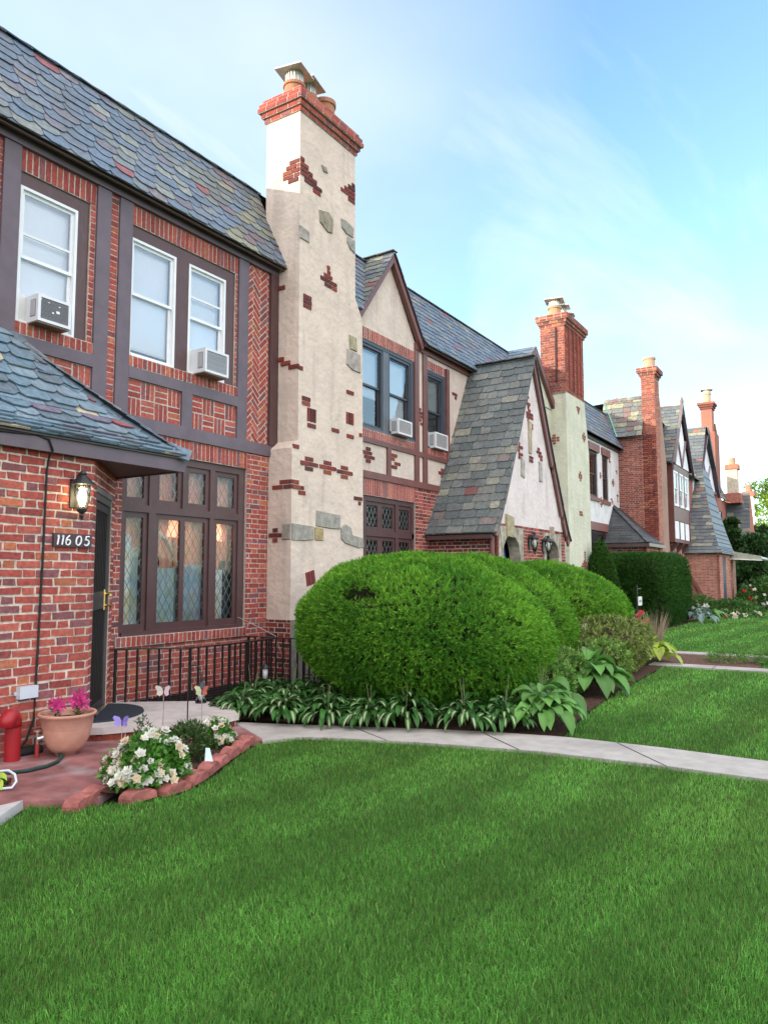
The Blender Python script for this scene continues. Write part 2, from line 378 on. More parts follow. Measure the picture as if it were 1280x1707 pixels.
SL_OLIVE = [((0.11, 0.135, 0.16), 4), ((0.15, 0.165, 0.15), 3), ((0.205, 0.205, 0.155), 2.4), ((0.15, 0.12, 0.135), 1.4), ((0.2, 0.08, 0.085), 0.5)]
SL_PORCH = [((0.100, 0.118, 0.118), 5), ((0.135, 0.152, 0.146), 5), ((0.17, 0.18, 0.165), 2), ((0.24, 0.24, 0.195), 0.9), ((0.17, 0.14, 0.13), 0.4), ((0.24, 0.07, 0.065), 0.14)]
SL_FAR = [((0.10, 0.115, 0.13), 5), ((0.135, 0.15, 0.14), 3), ((0.25, 0.25, 0.19), 1.8), ((0.24, 0.12, 0.09), 0.6)]
SL_DARK = [((0.05, 0.055, 0.06), 5), ((0.065, 0.07, 0.075), 3), ((0.04, 0.045, 0.05), 2)]
def slates(mb, fr, reg, e=0.14, wr=(0.2, 0.34), pal=SL, thick=0.011, cut=0.045, pal2=None, psplit=None):
    if area(reg) < 0: reg = reg[::-1]
    us = [p[0] for p in reg]; vs = [p[1] for p in reg]; u0, u1, v0, v1 = min(us), max(us), min(vs), max(vs)
    # dark under-layer, cut in strips so it follows a curved slope
    nb = max(1, int((v1-v0)/0.2))
    for k in range(nb):
        c = clip(reg, R(u0-1, u1+1, v0+(v1-v0)*k/nb, v0+(v1-v0)*(k+1)/nb))
        if len(c) >= 3: mb.face([fr.P(a, b, -0.004) for a, b in c], (0.03, 0.03, 0.032))
    r = math.floor(v0/e)-1
    while r*e < v1:
        x = u0-random.uniform(0, wr[1]); h = e*1.7
        while x < u1:
            w = random.uniform(*wr); b0 = r*e+random.uniform(-.012, .012); ct = cut*random.uniform(.5, 1.25); g = 0.004
            q = [(x+g, b0+ct), (x+g+ct*1.25, b0), (x+w-g-ct*1.25, b0), (x+w-g, b0+ct), (x+w-g, r*e+h), (x+g, r*e+h)]
            P_ = pal
            if pal2 and random.random() < psplit(x+w/2, b0): P_ = pal2
            col = pick(P_, 0.11); c = clip(q, reg); lift = random.uniform(0, .006); x += w
            if len(c) < 3 or abs(area(c)) < 4e-4: continue
            nn = lambda b: 0.003+lift+thick*1.7*max(0.0, 1-(b-b0)/h)
            i = len(mb.v); k = len(c)
            mb.v += [tuple(fr.P(a, b, nn(b))) for a, b in c]+[tuple(fr.P(a, b, nn(b)-thick)) for a, b in c]; mb.c += [col]*k+[tuple(t*.6 for t in col)]*k
            mb.f.append(tuple(range(i, i+k))); mb.m.append(0)
            for j in range(k):
                t = (j+1) % k; mb.f.append((i+k+j, i+k+t, i+t, i+j)); mb.m.append(0)
        r += 1
def ridgecap(mb, p, q, w=0.16, n=None, pal=SL, up=(0, 0, 1), th=0.014):
    p, q = Vector(p), Vector(q); n = n or max(2, int((q-p).length/0.3))
    for k in range(n):
        a = p.lerp(q, k/n); b = p.lerp(q, (k+1.15)/n); lift = Vector(up)*0.012
        mb.bar(a+lift, b, w*random.uniform(.92, 1.05), th, pick(pal), 0, up)

FAC = Frame((0, 0, 0), (1, 0, 0), (0, 0, 1))                       # the street front of the row, outward = -y
def front(y): return Frame((0, y, 0), (1, 0, 0), (0, 0, 1))
def side(x): return Frame((x, 0, 0), (0, -1, 0), (0, 0, 1))        # a wall facing -x; u runs out from the row
PURPLE = (0.115, 0.085, 0.105); MAROON = (0.085, 0.042, 0.042); REDBR = (0.155, 0.062, 0.055); WHITE = (0.74, 0.76, 0.78)

def leading(mb, fr, x0, x1, z0, z1, dw, dh, h=0.003, w=0.006, col=(0.30, 0.31, 0.31)):
    reg = R(x0, x1, z0, z1); n = int((x1-x0)/dw+(z1-z0)/dh)+3; sl = dh/dw
    for sgn in (1, -1):
        for k in range(-n, n+1):
            # line z = z0 + sgn*sl*(x-x0) + k*dh
            wz = w*math.hypot(1, sl)
            xa, xb = x0-.1, x1+.1
            za, zb = z0+sgn*sl*(xa-x0)+k*dh, z0+sgn*sl*(xb-x0)+k*dh
            c = clip([(xa, za), (xb, zb), (xb, zb+wz), (xa, za+wz)], reg)
            if len(c) >= 3: mb.prism(c, fr, -h, h, col)
def quarries(mb, fr, x0, x1, z0, z1, dw, dh):
    reg = R(x0, x1, z0, z1); n = int((x1-x0)/dw)+3; m = int((z1-z0)/dh)+3
    for i in range(-1, 2*n):
        for j in range(-1, 2*m):
            if (i+j) % 2: continue
            cx, cz = x0+i*dw/2, z0+j*dh/2; c = clip([(cx-dw/2, cz), (cx, cz-dh/2), (cx+dw/2, cz), (cx, cz+dh/2)], reg)
            if len(c) > 2: mb.face([fr.P(a, b, 0) for a, b in c], jit(random.choices([(.98, .98, .97), (.88, .92, .80), (.96, .90, .74), (.82, .90, .96), (.97, .86, .86)], [6, 1.2, 1, 1.2, .6])[0], .06))
def sash(house, x0, x1, z0, z1, y=0.05, col=WHITE, fr_w=0.03, blind=0.5, blindcol=(0.82, 0.86, 0.92), meet=None, name='window', mid=None):
    """double-hung window: outer frame mesh + sash, panes, blind as its own parts"""
    f = MB(); w = fr_w
    f.box(x0, x0+w, y-.02, y+.06, z0, z1, col); f.box(x1-w, x1, y-.02, y+.06, z0, z1, col)
    f.box(x0+w, x1-w, y-.02, y+.06, z1-w, z1, col); f.box(x0+w, x1-w, y-.03, y+.06, z0, z0+w, col)
    win = f.build(name, PLASTIC, house)
    m = meet if meet is not None else (z0+z1)/2; s = MB(); a, b = x0+w, x1-w; sw = 0.035
    for (c0, c1, yy) in ((m, z1-w, y+.01), (z0+w, m+.03, y+.034)):
        s.box(a, a+sw, yy, yy+.022, c0, c1, col); s.box(b-sw, b, yy, yy+.022, c0, c1, col)
        s.box(a+sw, b-sw, yy, yy+.022, c0, c0+sw, col); s.box(a+sw, b-sw, yy, yy+.022, c1-sw, c1, col)
    if mid: s.box(a+sw, b-sw, y+.012, y+.026, mid-.014, mid+.014, tuple(c*.92 for c in col))
    s.build('sash', PLASTIC, win)
    g = MB()
    g.face([(a+sw, y+.02, m), (b-sw, y+.02, m), (b-sw, y+.02, z1-w), (a+sw, y+.02, z1-w)]); g.face([(a+sw, y+.045, z0+w), (b-sw, y+.045, z0+w), (b-sw, y+.045, m), (a+sw, y+.045, m)])
    g.build('pane', GLASS, win)
    if blind > 0:
        bl = MB(); zb = z1-(z1-z0)*blind
        bl.box(a+.01, b-.01, y+.085, y+.09, zb, z1-w, blindcol); bl.box(a+.01, b-.01, y+.075, y+.1, zb-.03, zb, tuple(c*.9 for c in blindcol))
        bl.build('blind', BLIND, win)
    return win
def niche(mb, x0, x1, z0, z1, y0=0.12, d=0.9, col=(0.05, 0.045, 0.04)):
    a = [(x0, y0, z0), (x1, y0, z0), (x1, y0, z1), (x0, y0, z1)]; b = [(x, y0+d, z) for x, _, z in a]
    mb.face(b, col)
    for i in range(4): j = (i+1) % 4; mb.face([a[i], a[j], b[j], b[i]], col)

# ------------------------------------------------------------ ground, paths
def flat(name, poly, z, col, m, kind='structure', thick=0.0, sub=0):
    b = MB(); fr = Frame((0, 0, 0), (1, 0, 0), (0, 1, 0))
    if thick: b.prism(poly, fr, z-thick, z, col, 0, 0.006)
    else: b.face([(x, y, z) for x, y in poly], col)
    o = b.build(name, m); o['kind'] = kind
    return o
flat('ground', R(-400, 900, -600, 600), -0.03, (0.05, 0.06, 0.03), SOIL)
PATH1 = [(5.25, -2.33), (5.56, -2.50), (5.80, -3.05), (5.98, -3.60), (6.22, -4.60), (6.28, -5.57), (6.27, -6.4), (6.27, -14), (6.90, -14), (6.88, -6.35), (6.93, -5.44), (6.89, -4.56), (6.68, -3.75), (6.45, -3.16), (6.2, -2.55), (6.02, -2.15), (5.86, -1.75), (5.75, -1.45), (5.2, -1.6)]
NEARE = PATH1[:8]; FARE = PATH1[8:][::-1][1:]   # two edges of the walk
def walk(name, near, far, z=0.025):
    """concrete walk in poured slabs with tooled joints between them"""
    def res(pl, n):
        d = [0]
        for i in range(1, len(pl)): d.append(d[-1]+math.dist(pl[i-1], pl[i]))
        o = []
        for k in range(n+1):
            s = d[-1]*k/n; i = 0
            while i < len(d)-2 and s > d[i+1]: i += 1
            t = (s-d[i])/(d[i+1]-d[i]); o.append((lerp(pl[i][0], pl[i+1][0], t), lerp(pl[i][1], pl[i+1][1], t)))
        return o
    n = 60; A, B = res(near, n), res(far, n); b = MB()
    for k in range(n):
        j = (k % 6 == 5); e = 0.09 if j else 0.0
        a1 = (lerp(A[k][0], A[k+1][0], 1-e), lerp(A[k][1], A[k+1][1], 1-e)); b1 = (lerp(B[k][0], B[k+1][0], 1-e), lerp(B[k][1], B[k+1][1], 1-e))
        c = (0.37, 0.345, 0.32)
        b.face([(*A[k], z), (*a1, z), (*b1, z), (*B[k], z)], c); b.face([(*A[k], z), (*A[k], z-.06), (*A[k+1], z-.06), (*A[k+1], z)], c); b.face([(*B[k+1], z), (*B[k+1], z-.06), (*B[k], z-.06), (*B[k], z)], c)
        if j: b.face([(*a1, z-.012), (*A[k+1], z-.012), (*B[k+1], z-.012), (*b1, z-.012)], (0.16, 0.14, 0.12))
    o = b.build(name, CONC); o['kind'] = 'structure'; return o
walk('path', NEARE, FARE)
walk('path', [(13.2, -3.9), (13.16, -14)], [(13.62, -3.9), (13.6, -14)])
walk('path', [(15.45, -3.7), (15.5, -14)], [(15.85, -3.7), (15.9, -14)])
flat('patio', [(3.02, -2.25), (0.5, -1.9), (0.5, -0.9), (4.45, -0.9), (5.4, -1.2), (5.75, -1.5), (5.3, -2.3), (4.6, -2.0), (3.6, -2.45), (3.3, -2.6)], 0.03, (0.24, 0.10, 0.095), PATIO, thick=0.05)
flat('slab', [(3.0, -2.25), (2.3, -2.75), (0.5, -2.6), (0.5, -1.95)], 0.045, (0.42, 0.41, 0.40), CONC, thick=0.06)
LAWN1 = [[(-3, -2.7), (2.2, -2.8), (3.02, -2.3), (3.2, -2.62), (3.5, -2.86), (-3, -14)], [(3.5, -2.86), (3.8, -2.92), (4.06, -2.85), (4.3, -2.74), (4.75, -2.52), (5.18, -2.33), (5.56, -2.51), (5.8, -3.06), (5.97, -3.6), (6.2, -4.6), (6.26, -5.57), (6.25, -14), (-3, -14)]]
LAWN2 = [[(6.94, -4.56), (8.3, -4.38), (9.95, -4.27), (13.18, -4.16), (13.14, -14), (6.92, -14)]]
LAWN3 = [[(13.64, -5.6), (15.45, -5.35), (15.48, -14), (13.62, -14)]]
LAWN4 = [[(15.9, -3.7), (17.7, -3.0), (20, -2.4), (23, -2.3), (27.5, -2.3), (36, -3.3), (80, -4), (80, -14), (15.92, -14)]]
lw = MB()
for L_ in (LAWN1, LAWN2, LAWN3, LAWN4):
    for poly in L_: lw.face([(x, y, 0.0) for x, y in poly], (0.045, 0.085, 0.02))
lo = lw.build('lawn', SOIL); lo['kind'] = 'structure'
flat('bed', [(5.9, -1.3), (6.5, -3.1), (6.93, -4.54), (8.3, -4.36), (9.95, -4.25), (13.2, -4.14), (17.7, -3.0), (20, -2.4), (27, -2.2), (45, -2.9), (45, 0), (5.5, 0)], 0.012, (0.075, 0.042, 0.03), SOIL)
flat('bed', [(13.62, -3.9), (15.45, -3.7), (15.45, -5.3), (13.62, -5.6)], 0.008, (0.13, 0.075, 0.055), SOIL)
flat('bed', [(3.35, -2.55), (3.7, -2.35), (4.3, -2.15), (4.9, -2.0), (5.1, -2.15), (5.0, -2.36), (4.3, -2.66), (3.75, -2.84), (3.45, -2.76)], 0.055, (0.07, 0.045, 0.032), SOIL)
flat('road', R(-400, 900, -32, -22), 0.0, (0.055, 0.055, 0.056), CONC)
flat('lawn', R(-400, 900, -21.9, -14.0), 0.002, (0.045, 0.10, 0.02), SOIL)

# ------------------------------------------------------------ HOUSE A : brick with purple timbering, porch on the left
A = thing('brick_house', 'red brick house with purple half timbering and slate roof, nearest the camera', 'house', (4.0, 0, 0))
w = MB()
fl = [R(3.2, 5.47, 0, 3.2), R(7.5, 7.93, 0, 2.98), R(5.47, 7.5, 0, 0.72), R(7.5, 7.93, 2.98, 3.2)]
for r in fl: brickwall(w, FAC, r)
masonry(w, FAC, R(5.47, 7.5, 2.975, 3.2), soldier(5.47, 7.5, 2.975, 3.2), BR, proud=0.005)
masonry(w, front(-0.03), R(5.42, 7.5, 0.725, 0.84), soldier(5.42, 7.5, 0.725, 0.84), BR, depth=0.15, proud=0.005)
fu = [(R(0.2, 3.93, 3.36, 5.86), flemish), (R(5.19, 5.31, 3.36, 5.86), stack)]
for r, g in fu: masonry(w, FAC, r, g(r[0][0], r[1][0], r[0][1], r[2][1]))
masonry(w, FAC, R(4.94, 5.01, 4.06, 5.63), stack(4.94, 5.01, 4.06, 5.63)); masonry(w, FAC, R(7.215, 7.26, 4.06, 5.62), stack(7.215, 7.26, 4.06, 5.62)); masonry(w, FAC, R(5.49, 5.505, 4.06, 5.62), [])
for a, b in ((4.11, 5.01), (5.49, 7.26)):
    masonry(w, FAC, R(a, b, 5.625, 5.86), soldier(a, b, 5.625, 5.86), BR, proud=0.005)
    masonry(w, front(-0.022), R(a-.01, b, 3.925, 4.055), soldier(a-.01, b, 3.925, 4.055), BR, depth=0.14, proud=0.005)
for a, b in ((4.11, 5.01), (5.49, 6.29), (6.46, 7.26)): masonry(w, FAC, R(a, b, 3.36, 3.79), basket(a, b, 3.36, 3.79), BR)
masonry(w, FAC, R(7.45, 7.9, 3.36, 5.86), herring(7.45, 7.9, 3.36, 5.86), BR + [((0.33, 0.12, 0.07), 1)])
w.box(-12, 3.2, .003, .12, 0, 3.36, (0.24, 0.07, 0.05)); w.box(-12, .2, 0, .12, 3.36, 5.86, (0.24, 0.07, 0.05)); w.box(3.2, 3.93, 0.005, .12, 3.2, 3.36, MORTAR)
w.build('wall', MASON, A)
rw = MB(); rw.box(-12, 8.0, 1.2, 8, 0, 7.2, (0.24, 0.07, 0.05)); rw.box(-12, 8.0, .30, 1.2, 5.95, 6.6, (0.05, 0.05, 0.05)); rw.box(-12, -11.7, .12, 1.2, 0, 5.9, (0.24, 0.07, 0.05))
rw.build('rear_wall', MASON, A)
t = MB(); P_ = PURPLE
def tb(x0, x1, z0, z1, y=-0.03, col=P_): t.box(x0, x1, y+random.uniform(-.003, .003), 0.02, z0, z1, jit(col, .05))
tb(-12, 8.09, 5.86, 5.975, -0.05)
tb(4.11, 5.01, 3.79, 3.925); tb(5.49, 7.26, 3.79, 3.925); tb(-12, 8.09, 3.2, 3.36, -0.034)
for a, b in ((3.93, 4.11), (5.01, 5.19), (5.31, 5.49), (7.26, 7.45)): tb(a, b, 3.36, 5.86)
tb(7.9, 8.09, 3.36, 5.86, -0.05, MAROON); tb(6.29, 6.46, 3.36, 3.79)
t.build('timber_frame', PAINT, A)
g = MB(); g.box(-12, 8.09, -.15, .0, 5.975, 6.0, (0.10, 0.06, 0.05)); g.box(-12, 8.09, -.155, -.12, 5.925, 5.975, (0.11, 0.068, 0.058))
g.build('eaves_board', PAINT, A)
ROOF_Y0, ROOF_Z0, ROOF_Y1, ROOF_Z1 = -0.19, 5.945, 0.5, 7.36
PITCH_L = math.hypot(ROOF_Y1-ROOF_Y0, ROOF_Z1-ROOF_Z0)
MANS = Frame((0, ROOF_Y0, ROOF_Z0), (1, 0, 0), (0, ROOF_Y1-ROOF_Y0, ROOF_Z1-ROOF_Z0))
r = MB(); slates(r, MANS, R(1.0, 8.12, 0, PITCH_L), 0.135, (0.22, 0.36), SL, 0.012, 0.05, SL_OLIVE, lambda x, v: max(0, min(.85, (x-6.2)/1.8)))
ridgecap(r, (1.0, ROOF_Y1, ROOF_Z1), (8.12, ROOF_Y1, ROOF_Z1), .2, up=(0, -.6, .8))
r.face([MANS.P(-12, 0), MANS.P(1, 0), MANS.P(1, PITCH_L), MANS.P(-12, PITCH_L)], (0.1, 0.12, 0.15)); r.face([(-12, .5, 7.35), (8.12, .5, 7.35), (8.12, 8, 7.2), (-12, 8, 7.2)], (0.08, 0.08, 0.08))
r.build('roof', SLATE, A)
rm = MB(); niche(rm, 4.1, 4.95, 4.0, 5.65); niche(rm, 5.5, 7.22, 4.0, 5.65); rm.build('room_interior', CLOTH, A)
c = MB()
c.box(4.11, 4.94, 0.02, .12, 5.48, 5.625, MAROON); c.box(4.80, 4.94, .02, .12, 4.055, 5.48, MAROON); c.box(4.11, 4.14, .02, .12, 4.055, 5.48, MAROON)
c.box(5.505, 7.215, .02, .12, 5.475, 5.625, MAROON); c.box(6.19, 6.40, .02, .12, 4.055, 5.475, MAROON); c.box(7.05, 7.215, .02, .12, 4.055, 5.475, MAROON)
c.build('window_casing', PAINT, A)
sash(A, 4.14, 4.80, 4.055, 5.48, 0.035, blind=0.95, meet=4.74, mid=5.0)
sash(A, 5.505, 6.19, 4.055, 5.475, 0.035, blind=0.90, meet=4.80)
sash(A, 6.40, 7.05, 4.055, 5.475, 0.035, blind=0.92, meet=4.78, mid=5.07)
# leaded window beside the door
lwin = MB(); y0, y1 = 0.035, 0.12
for a, b in ((5.475, 5.52), (7.38, 7.5)): lwin.box(a, b, y0, y1, .84, 2.975, MAROON)
lwin.box(5.52, 7.38, y0, y1, 2.885, 2.975, MAROON); lwin.box(5.52, 7.38, y0-.03, y1, .84, .885, MAROON); lwin.box(5.52, 7.38, y0, y1, 2.26, 2.345, MAROON)
for a, b in ((5.885, 5.99), (6.86, 6.945)):
    lwin.box(a, b, y0, y1, .885, 2.26, MAROON); lwin.box(a, b, y0, y1, 2.345, 2.885, MAROON)
lwin.box(6.40, 6.45, y0, y1, 2.345, 2.885, MAROON)
LW_ = lwin.build('leaded_window', PAINT, A)
lites = []
for a, b in ((5.52, 5.885), (5.99, 6.86), (6.945, 7.38)):
    lites.append((a, b, .885, 2.26))
for a, b in ((5.52, 5.885), (5.99, 6.40), (6.45, 6.86), (6.945, 7.38)): lites.append((a, b, 2.345, 2.885))
sh, gp, ld = MB(), MB(), MB(); LF = front(0.078)
for a, b, z0, z1 in lites:
    e = 0.062
    parts = [(a+e, b-e)] if b-a < .6 else [(a+e, 6.39), (6.46, b-e)]
    sh.box(a, a+e, .058, .10, z0, z1, MAROON); sh.box(b-e, b, .058, .10, z0, z1, MAROON); sh.box(a+e, b-e, .058, .10, z0, z0+e+.02, MAROON); sh.box(a+e, b-e, .058, .10, z1-e, z1, MAROON)
    if len(parts) == 2: sh.box(6.39, 6.46, .058, .10, z0+e+.02, z1-e, MAROON)
    for p, q in parts:
        gp, ld = MB(), MB(); quarries(gp, LF, p, q, z0+e+.02, z1-e, .105, .175); leading(ld, LF, p, q, z0+e+.02, z1-e, 0.105, 0.175); gp.build('pane', LEADGLASS, LW_); ld.build('leading', METAL, LW_)
sh.build('sash', PAINT, LW_)
ri = MB(); x0, x1, zf, zc, yb = 4.9, 7.85, .3, 2.98, 1.15
ri.face([(x0, yb, zf), (x1, yb, zf), (x1, yb, zc), (x0, yb, zc)], (0.55, 0.20, 0.13)); ri.face([(x0, .12, zf), (x0, yb, zf), (x0, yb, zc), (x0, .12, zc)], (0.5, 0.25, 0.18))
ri.face([(x1, .12, zf), (x1, yb, zf), (x1, yb, zc), (x1, .12, zc)], (0.55, 0.24, 0.16)); ri.face([(x0, .12, zf), (x1, .12, zf), (x1, yb, zf), (x0, yb, zf)], (0.2, 0.13, 0.09)); ri.face([(x0, .12, zc), (x1, .12, zc), (x1, yb, zc), (x0, yb, zc)], (0.75, 0.68, 0.6))
ri.build('room_interior', CLOTH, A)
cu = MB()   # made-up low sheer and warm drape, coloured to stand in for glass reflections
def drape(mb, x0, x1, z0, z1, y, col, amp=.018, per=.09):
    n = int((x1-x0)/.015)
    for k in range(n):
        a, b = x0+(x1-x0)*k/n, x0+(x1-x0)*(k+1)/n; ya, yb_ = y+amp*math.sin(a/per*6.28), y+amp*math.sin(b/per*6.28)
        mb.face([(a, ya, z0), (b, yb_, z0), (b, yb_, z1), (a, ya, z1)], jit(col, .03))
drape(cu, 5.5, 5.72, .86, 2.0, .14, (.78, .82, .80)); drape(cu, 5.72, 6.1, .86, 1.8, .16, (.52, .62, .62)); drape(cu, 6.1, 6.5, .86, 1.62, .15, (.48, .64, .68)); drape(cu, 6.5, 7.0, .86, 1.66, .14, (.48, .60, .68)); drape(cu, 7.0, 7.2, .86, 1.6, .14, (.78, .85, .84)); drape(cu, 7.2, 7.5, .86, 1.72, .17, (.10, .12, .15))
drape(cu, 5.4, 6.2, 1.75, 2.95, .20, (.88, .46, .34), .02, .16); drape(cu, 6.2, 6.62, 1.55, 2.95, .22, (.85, .38, .28), .02, .16); drape(cu, 6.62, 7.6, 1.6, 2.95, .20, (.88, .46, .35), .02, .16); cu.build('reflection_curtain', CLOTH, LW_)
ac = thing('armchair', 'pale armchair with a curved cream back seen through the leaded window', 'armchair', (5.9, .6, .3)); b = MB(); b.tube([(5.45, .20, 1.95), (5.6, .20, 1.86), (5.75, .20, 1.80), (5.9, .20, 1.86), (6.0, .20, 2.0), (6.12, .20, 2.06), (6.3, .20, 1.98), (6.4, .20, 1.8)], .03, (.74, .70, .62), 8); b.build('backrest_trim', CLOTH, ac, True); b = MB(); b.box(5.45, 6.4, .37, .52, .5, 1.8, (.42, .48, .48)); b.build('backrest', CLOTH, ac); b = MB(); b.box(5.45, 6.4, .52, 1.1, .3, .75, (.42, .48, .48)); b.build('seat', CLOTH, ac)
for xx, zz_, hh in ((6.42, 2.0, .36), (7.15, 1.98, .26)):
    tl = thing('table_lamp', 'orange shaded lamp behind the %s leaded light' % ('third' if xx < 7 else 'last'), 'lamp', (xx, .32, 1.5)); b = MB(); b.lathe((xx, .23, zz_), [(.10, 0), (.07, hh)], (.88, .34, .16), 16); b.build('lamp_shade', SHADE, tl); b = MB(); b.tube([(xx, .23, 1.5), (xx, .23, zz_)], .02, (.6, .5, .25), 8); b.build('stem', BRASS, tl)

# porch : brick, cut-off corner with the door
PF = front(-0.95); p = MB()
brickwall(p, PF, R(0.5, 4.4, 0, 2.62), c=0.0752, L=0.214, H=0.102, j=0.017, rough=0.006, proud=0.009, depth=0.1, pal=BR, mortar=(0.58, 0.50, 0.42))
DD = Vector((0.98, 0.95, 0)); DLn = DD.length
DF = Frame((4.4, -.95, 0), DD, (0, 0, 1))
D0, D1, DZ0, DZ1 = 0.17, 1.16, 0.15, 2.33
for rr in (R(0, D0, 0, 2.62), R(D1, DLn, 0, 2.62), R(D0, D1, DZ1+.05, 2.62)):
    brickwall(p, DF, rr, c=0.0752, L=0.214, H=0.102, j=0.016, rough=0.005, depth=0.1, pal=BR, mortar=(0.58, 0.50, 0.42))
p.box(0.5, 0.6, -.95, 0, 0, 2.62, (0.25, 0.07, 0.05))
p.build('porch_wall', MASON, A)
d = MB()
for a, b, z0, z1 in ((D0, D0+.06, DZ0, DZ1), (D1-.06, D1, DZ0, DZ1), (D0+.06, D1-.06, DZ1-.07, DZ1)): d.prism(R(a, b, z0, z1), DF, -.09, -.01, (0.10, 0.085, 0.085), 0, 0.003)
d.prism(R(D0, D1, DZ1, DZ1+.05), DF, -.09, .004, (0.16, 0.15, 0.15), 0, .003)
door = d.build('door', PAINT, A)
s_ = MB()
a, b = D0+.06, D1-.06
s_.prism(R(a, b, DZ0+.01, DZ1-.07), DF, -.075, -.06, (0.012, 0.012, 0.013))
for x in np.linspace(a+.05, b-.05, 9): s_.prism(R(x-.007, x+.007, 1.35, DZ1-.15), DF, -.06, -.03, (0.02, 0.02, 0.02))
for z0, z1 in ((DZ0+.02, DZ0+.09), (1.18, 1.36), (DZ1-.15, DZ1-.075)): s_.prism(R(a, b, z0, z1), DF, -.06, -.028, (0.035, 0.036, 0.038), 0, .003)
for x0_, x1_ in ((a, a+.05), (b-.05, b)): s_.prism(R(x0_, x1_, DZ0+.09, 1.18), DF, -.06, -.03, (0.03, 0.03, 0.032), 0, .003)
for x in np.linspace(a+.07, b-.07, 9): s_.prism(R(x-.006, x+.006, DZ0+.09, 1.18), DF, -.06, -.035, (0.02, 0.02, 0.02))
s_.build('security_grille', IRON, door)
h = MB(); q = lambda x, z, n: DF.P(x, z, n)
h.prism(R(b-.11, b-.03, 1.16, 1.38), DF, -.03, -.018, (0.75, 0.55, 0.22), 0, .004); h.tube([q(b-.07, 1.21, -.02), q(b-.07, 1.21, .05)], .011, (0.75, 0.55, 0.22)); h.tube([q(b-.07, 1.33, -.02), q(b-.07, 1.33, .04)], .02, (0.75, 0.55, 0.22))
h.tube([q(b-.03, 1.21, .05), q(b-.07, 1.215, .056), q(b-.17, 1.20, .05)], .010, (0.75, 0.55, 0.22)); h.tube([q(b-.03, 1.32, .03), q(b-.13, 1.32, .04)], .016, (0.7, 0.5, 0.2))
h.build('handle', BRASS, door)
# porch roof: bell-cast slate slope, hip, fascia, soffit
PZ0, PZ1, PX = 2.755, 3.93, 5.46
prof = [(1.085, PZ0), (0.90, PZ0+.115), (0.66, PZ0+.33), (0.33, PZ0+.73), (0.0, PZ1)]
PR = Curved((0, -1.085, 0), (1, 0, 0), (0, 1, 0), [(1.085-d_, z_) for d_, z_ in prof]); Lr = PR.L[-1]
hx = [PX-(1.085-d_)/1.085*1.47 for d_, _ in prof]
reg_ = []
r = MB()
for i in range(4):   # each straight bit of the bell-cast is its own convex region
    slates(r, PR, [(0.3, PR.L[i]-(.0 if i else 0)), (hx[i], PR.L[i]), (hx[i+1], PR.L[i+1]), (0.3, PR.L[i+1])], (0.10, 0.14, 0.15, 0.15)[i], (0.22, 0.36), [((0.12, 0.185, 0.235), 6), ((0.16, 0.22, 0.265), 4), ((0.10, 0.135, 0.165), 3), ((0.19, 0.23, 0.22), 1.2), ((0.36, 0.31, 0.22), 0.6), ((0.15, 0.13, 0.18), 1.0), ((0.27, 0.085, 0.09), 0.25)], 0.02, 0.05)
hp = [Vector((hx[i], -prof[i][0], prof[i][1]+.012)) for i in range(5)]
for i in range(4): ridgecap(r, hp[i], hp[i+1], .20, n=max(2, int((hp[i]-hp[i+1]).length/.21)), pal=[((0.11, 0.16, 0.20), 3), ((0.15, 0.20, 0.23), 2)], up=(-.1, -.75, .65), th=.02)
SR = Frame((PX, 0, PZ0), (0, 1, 0), (-1.47, 0, PZ1-PZ0)); sl_ = math.hypot(1.47, PZ1-PZ0)
slates(r, SR, [(-1.085, 0), (0, 0), (0, sl_)], 0.14, (0.2, 0.34), SL, 0.012, 0.05)
r.build('porch_roof', SLATE, A)
f = MB(); f.box(0.3, 5.43, -1.045, -1.01, 2.605, 2.735, P_); f.box(5.395, 5.43, -1.01, -.01, 2.605, 2.735, P_); f.box(0.3, 5.45, -1.07, -1.012, 2.735, 2.758, (0.06, 0.045, 0.045)); f.box(5.40, 5.455, -1.0, -.01, 2.735, 2.756, (0.06, 0.045, 0.045))  # thin dark strips over the fascia stand in for shadow under the slates
f.box(.3, 5.395, -1.01, -.01, 2.618, 2.635, MAROON)
f.build('porch_fascia', PAINT, A)
# front step and stoop
st = MB(); GF = Frame((0, 0, 0), (1, 0, 0), (0, 1, 0))
STP = [(4.30, -.99), (4.44, -1.14), (4.75, -1.33), (5.17, -1.60), (5.42, -1.70), (5.62, -1.69), (5.80, -1.45), (6.02, -1.12), (5.93, -.76), (5.38, -.02), (4.42, -.94)]
st.prism(STP, GF, .09, .15, (0.47, 0.42, 0.40), 0, .008)
stp = st.build('front_step', CONC, A)
rs = MB()
for i in range(7):
    a_, b_ = Vector((*STP[i], 0)), Vector((*STP[i+1], 0)); ln = (b_-a_).length; dv = (b_-a_)/ln
    nrm = Vector((dv.y, -dv.x, 0)); ff = Frame(a_-nrm*.03, dv, (0, 0, 1))
    masonry(rs, ff, R(0, ln, 0.0, .09), flemish(0, ln, 0, .09, .09), BR_DARK, depth=.05, proud=.006)
rs.build('riser', MASON, stp)

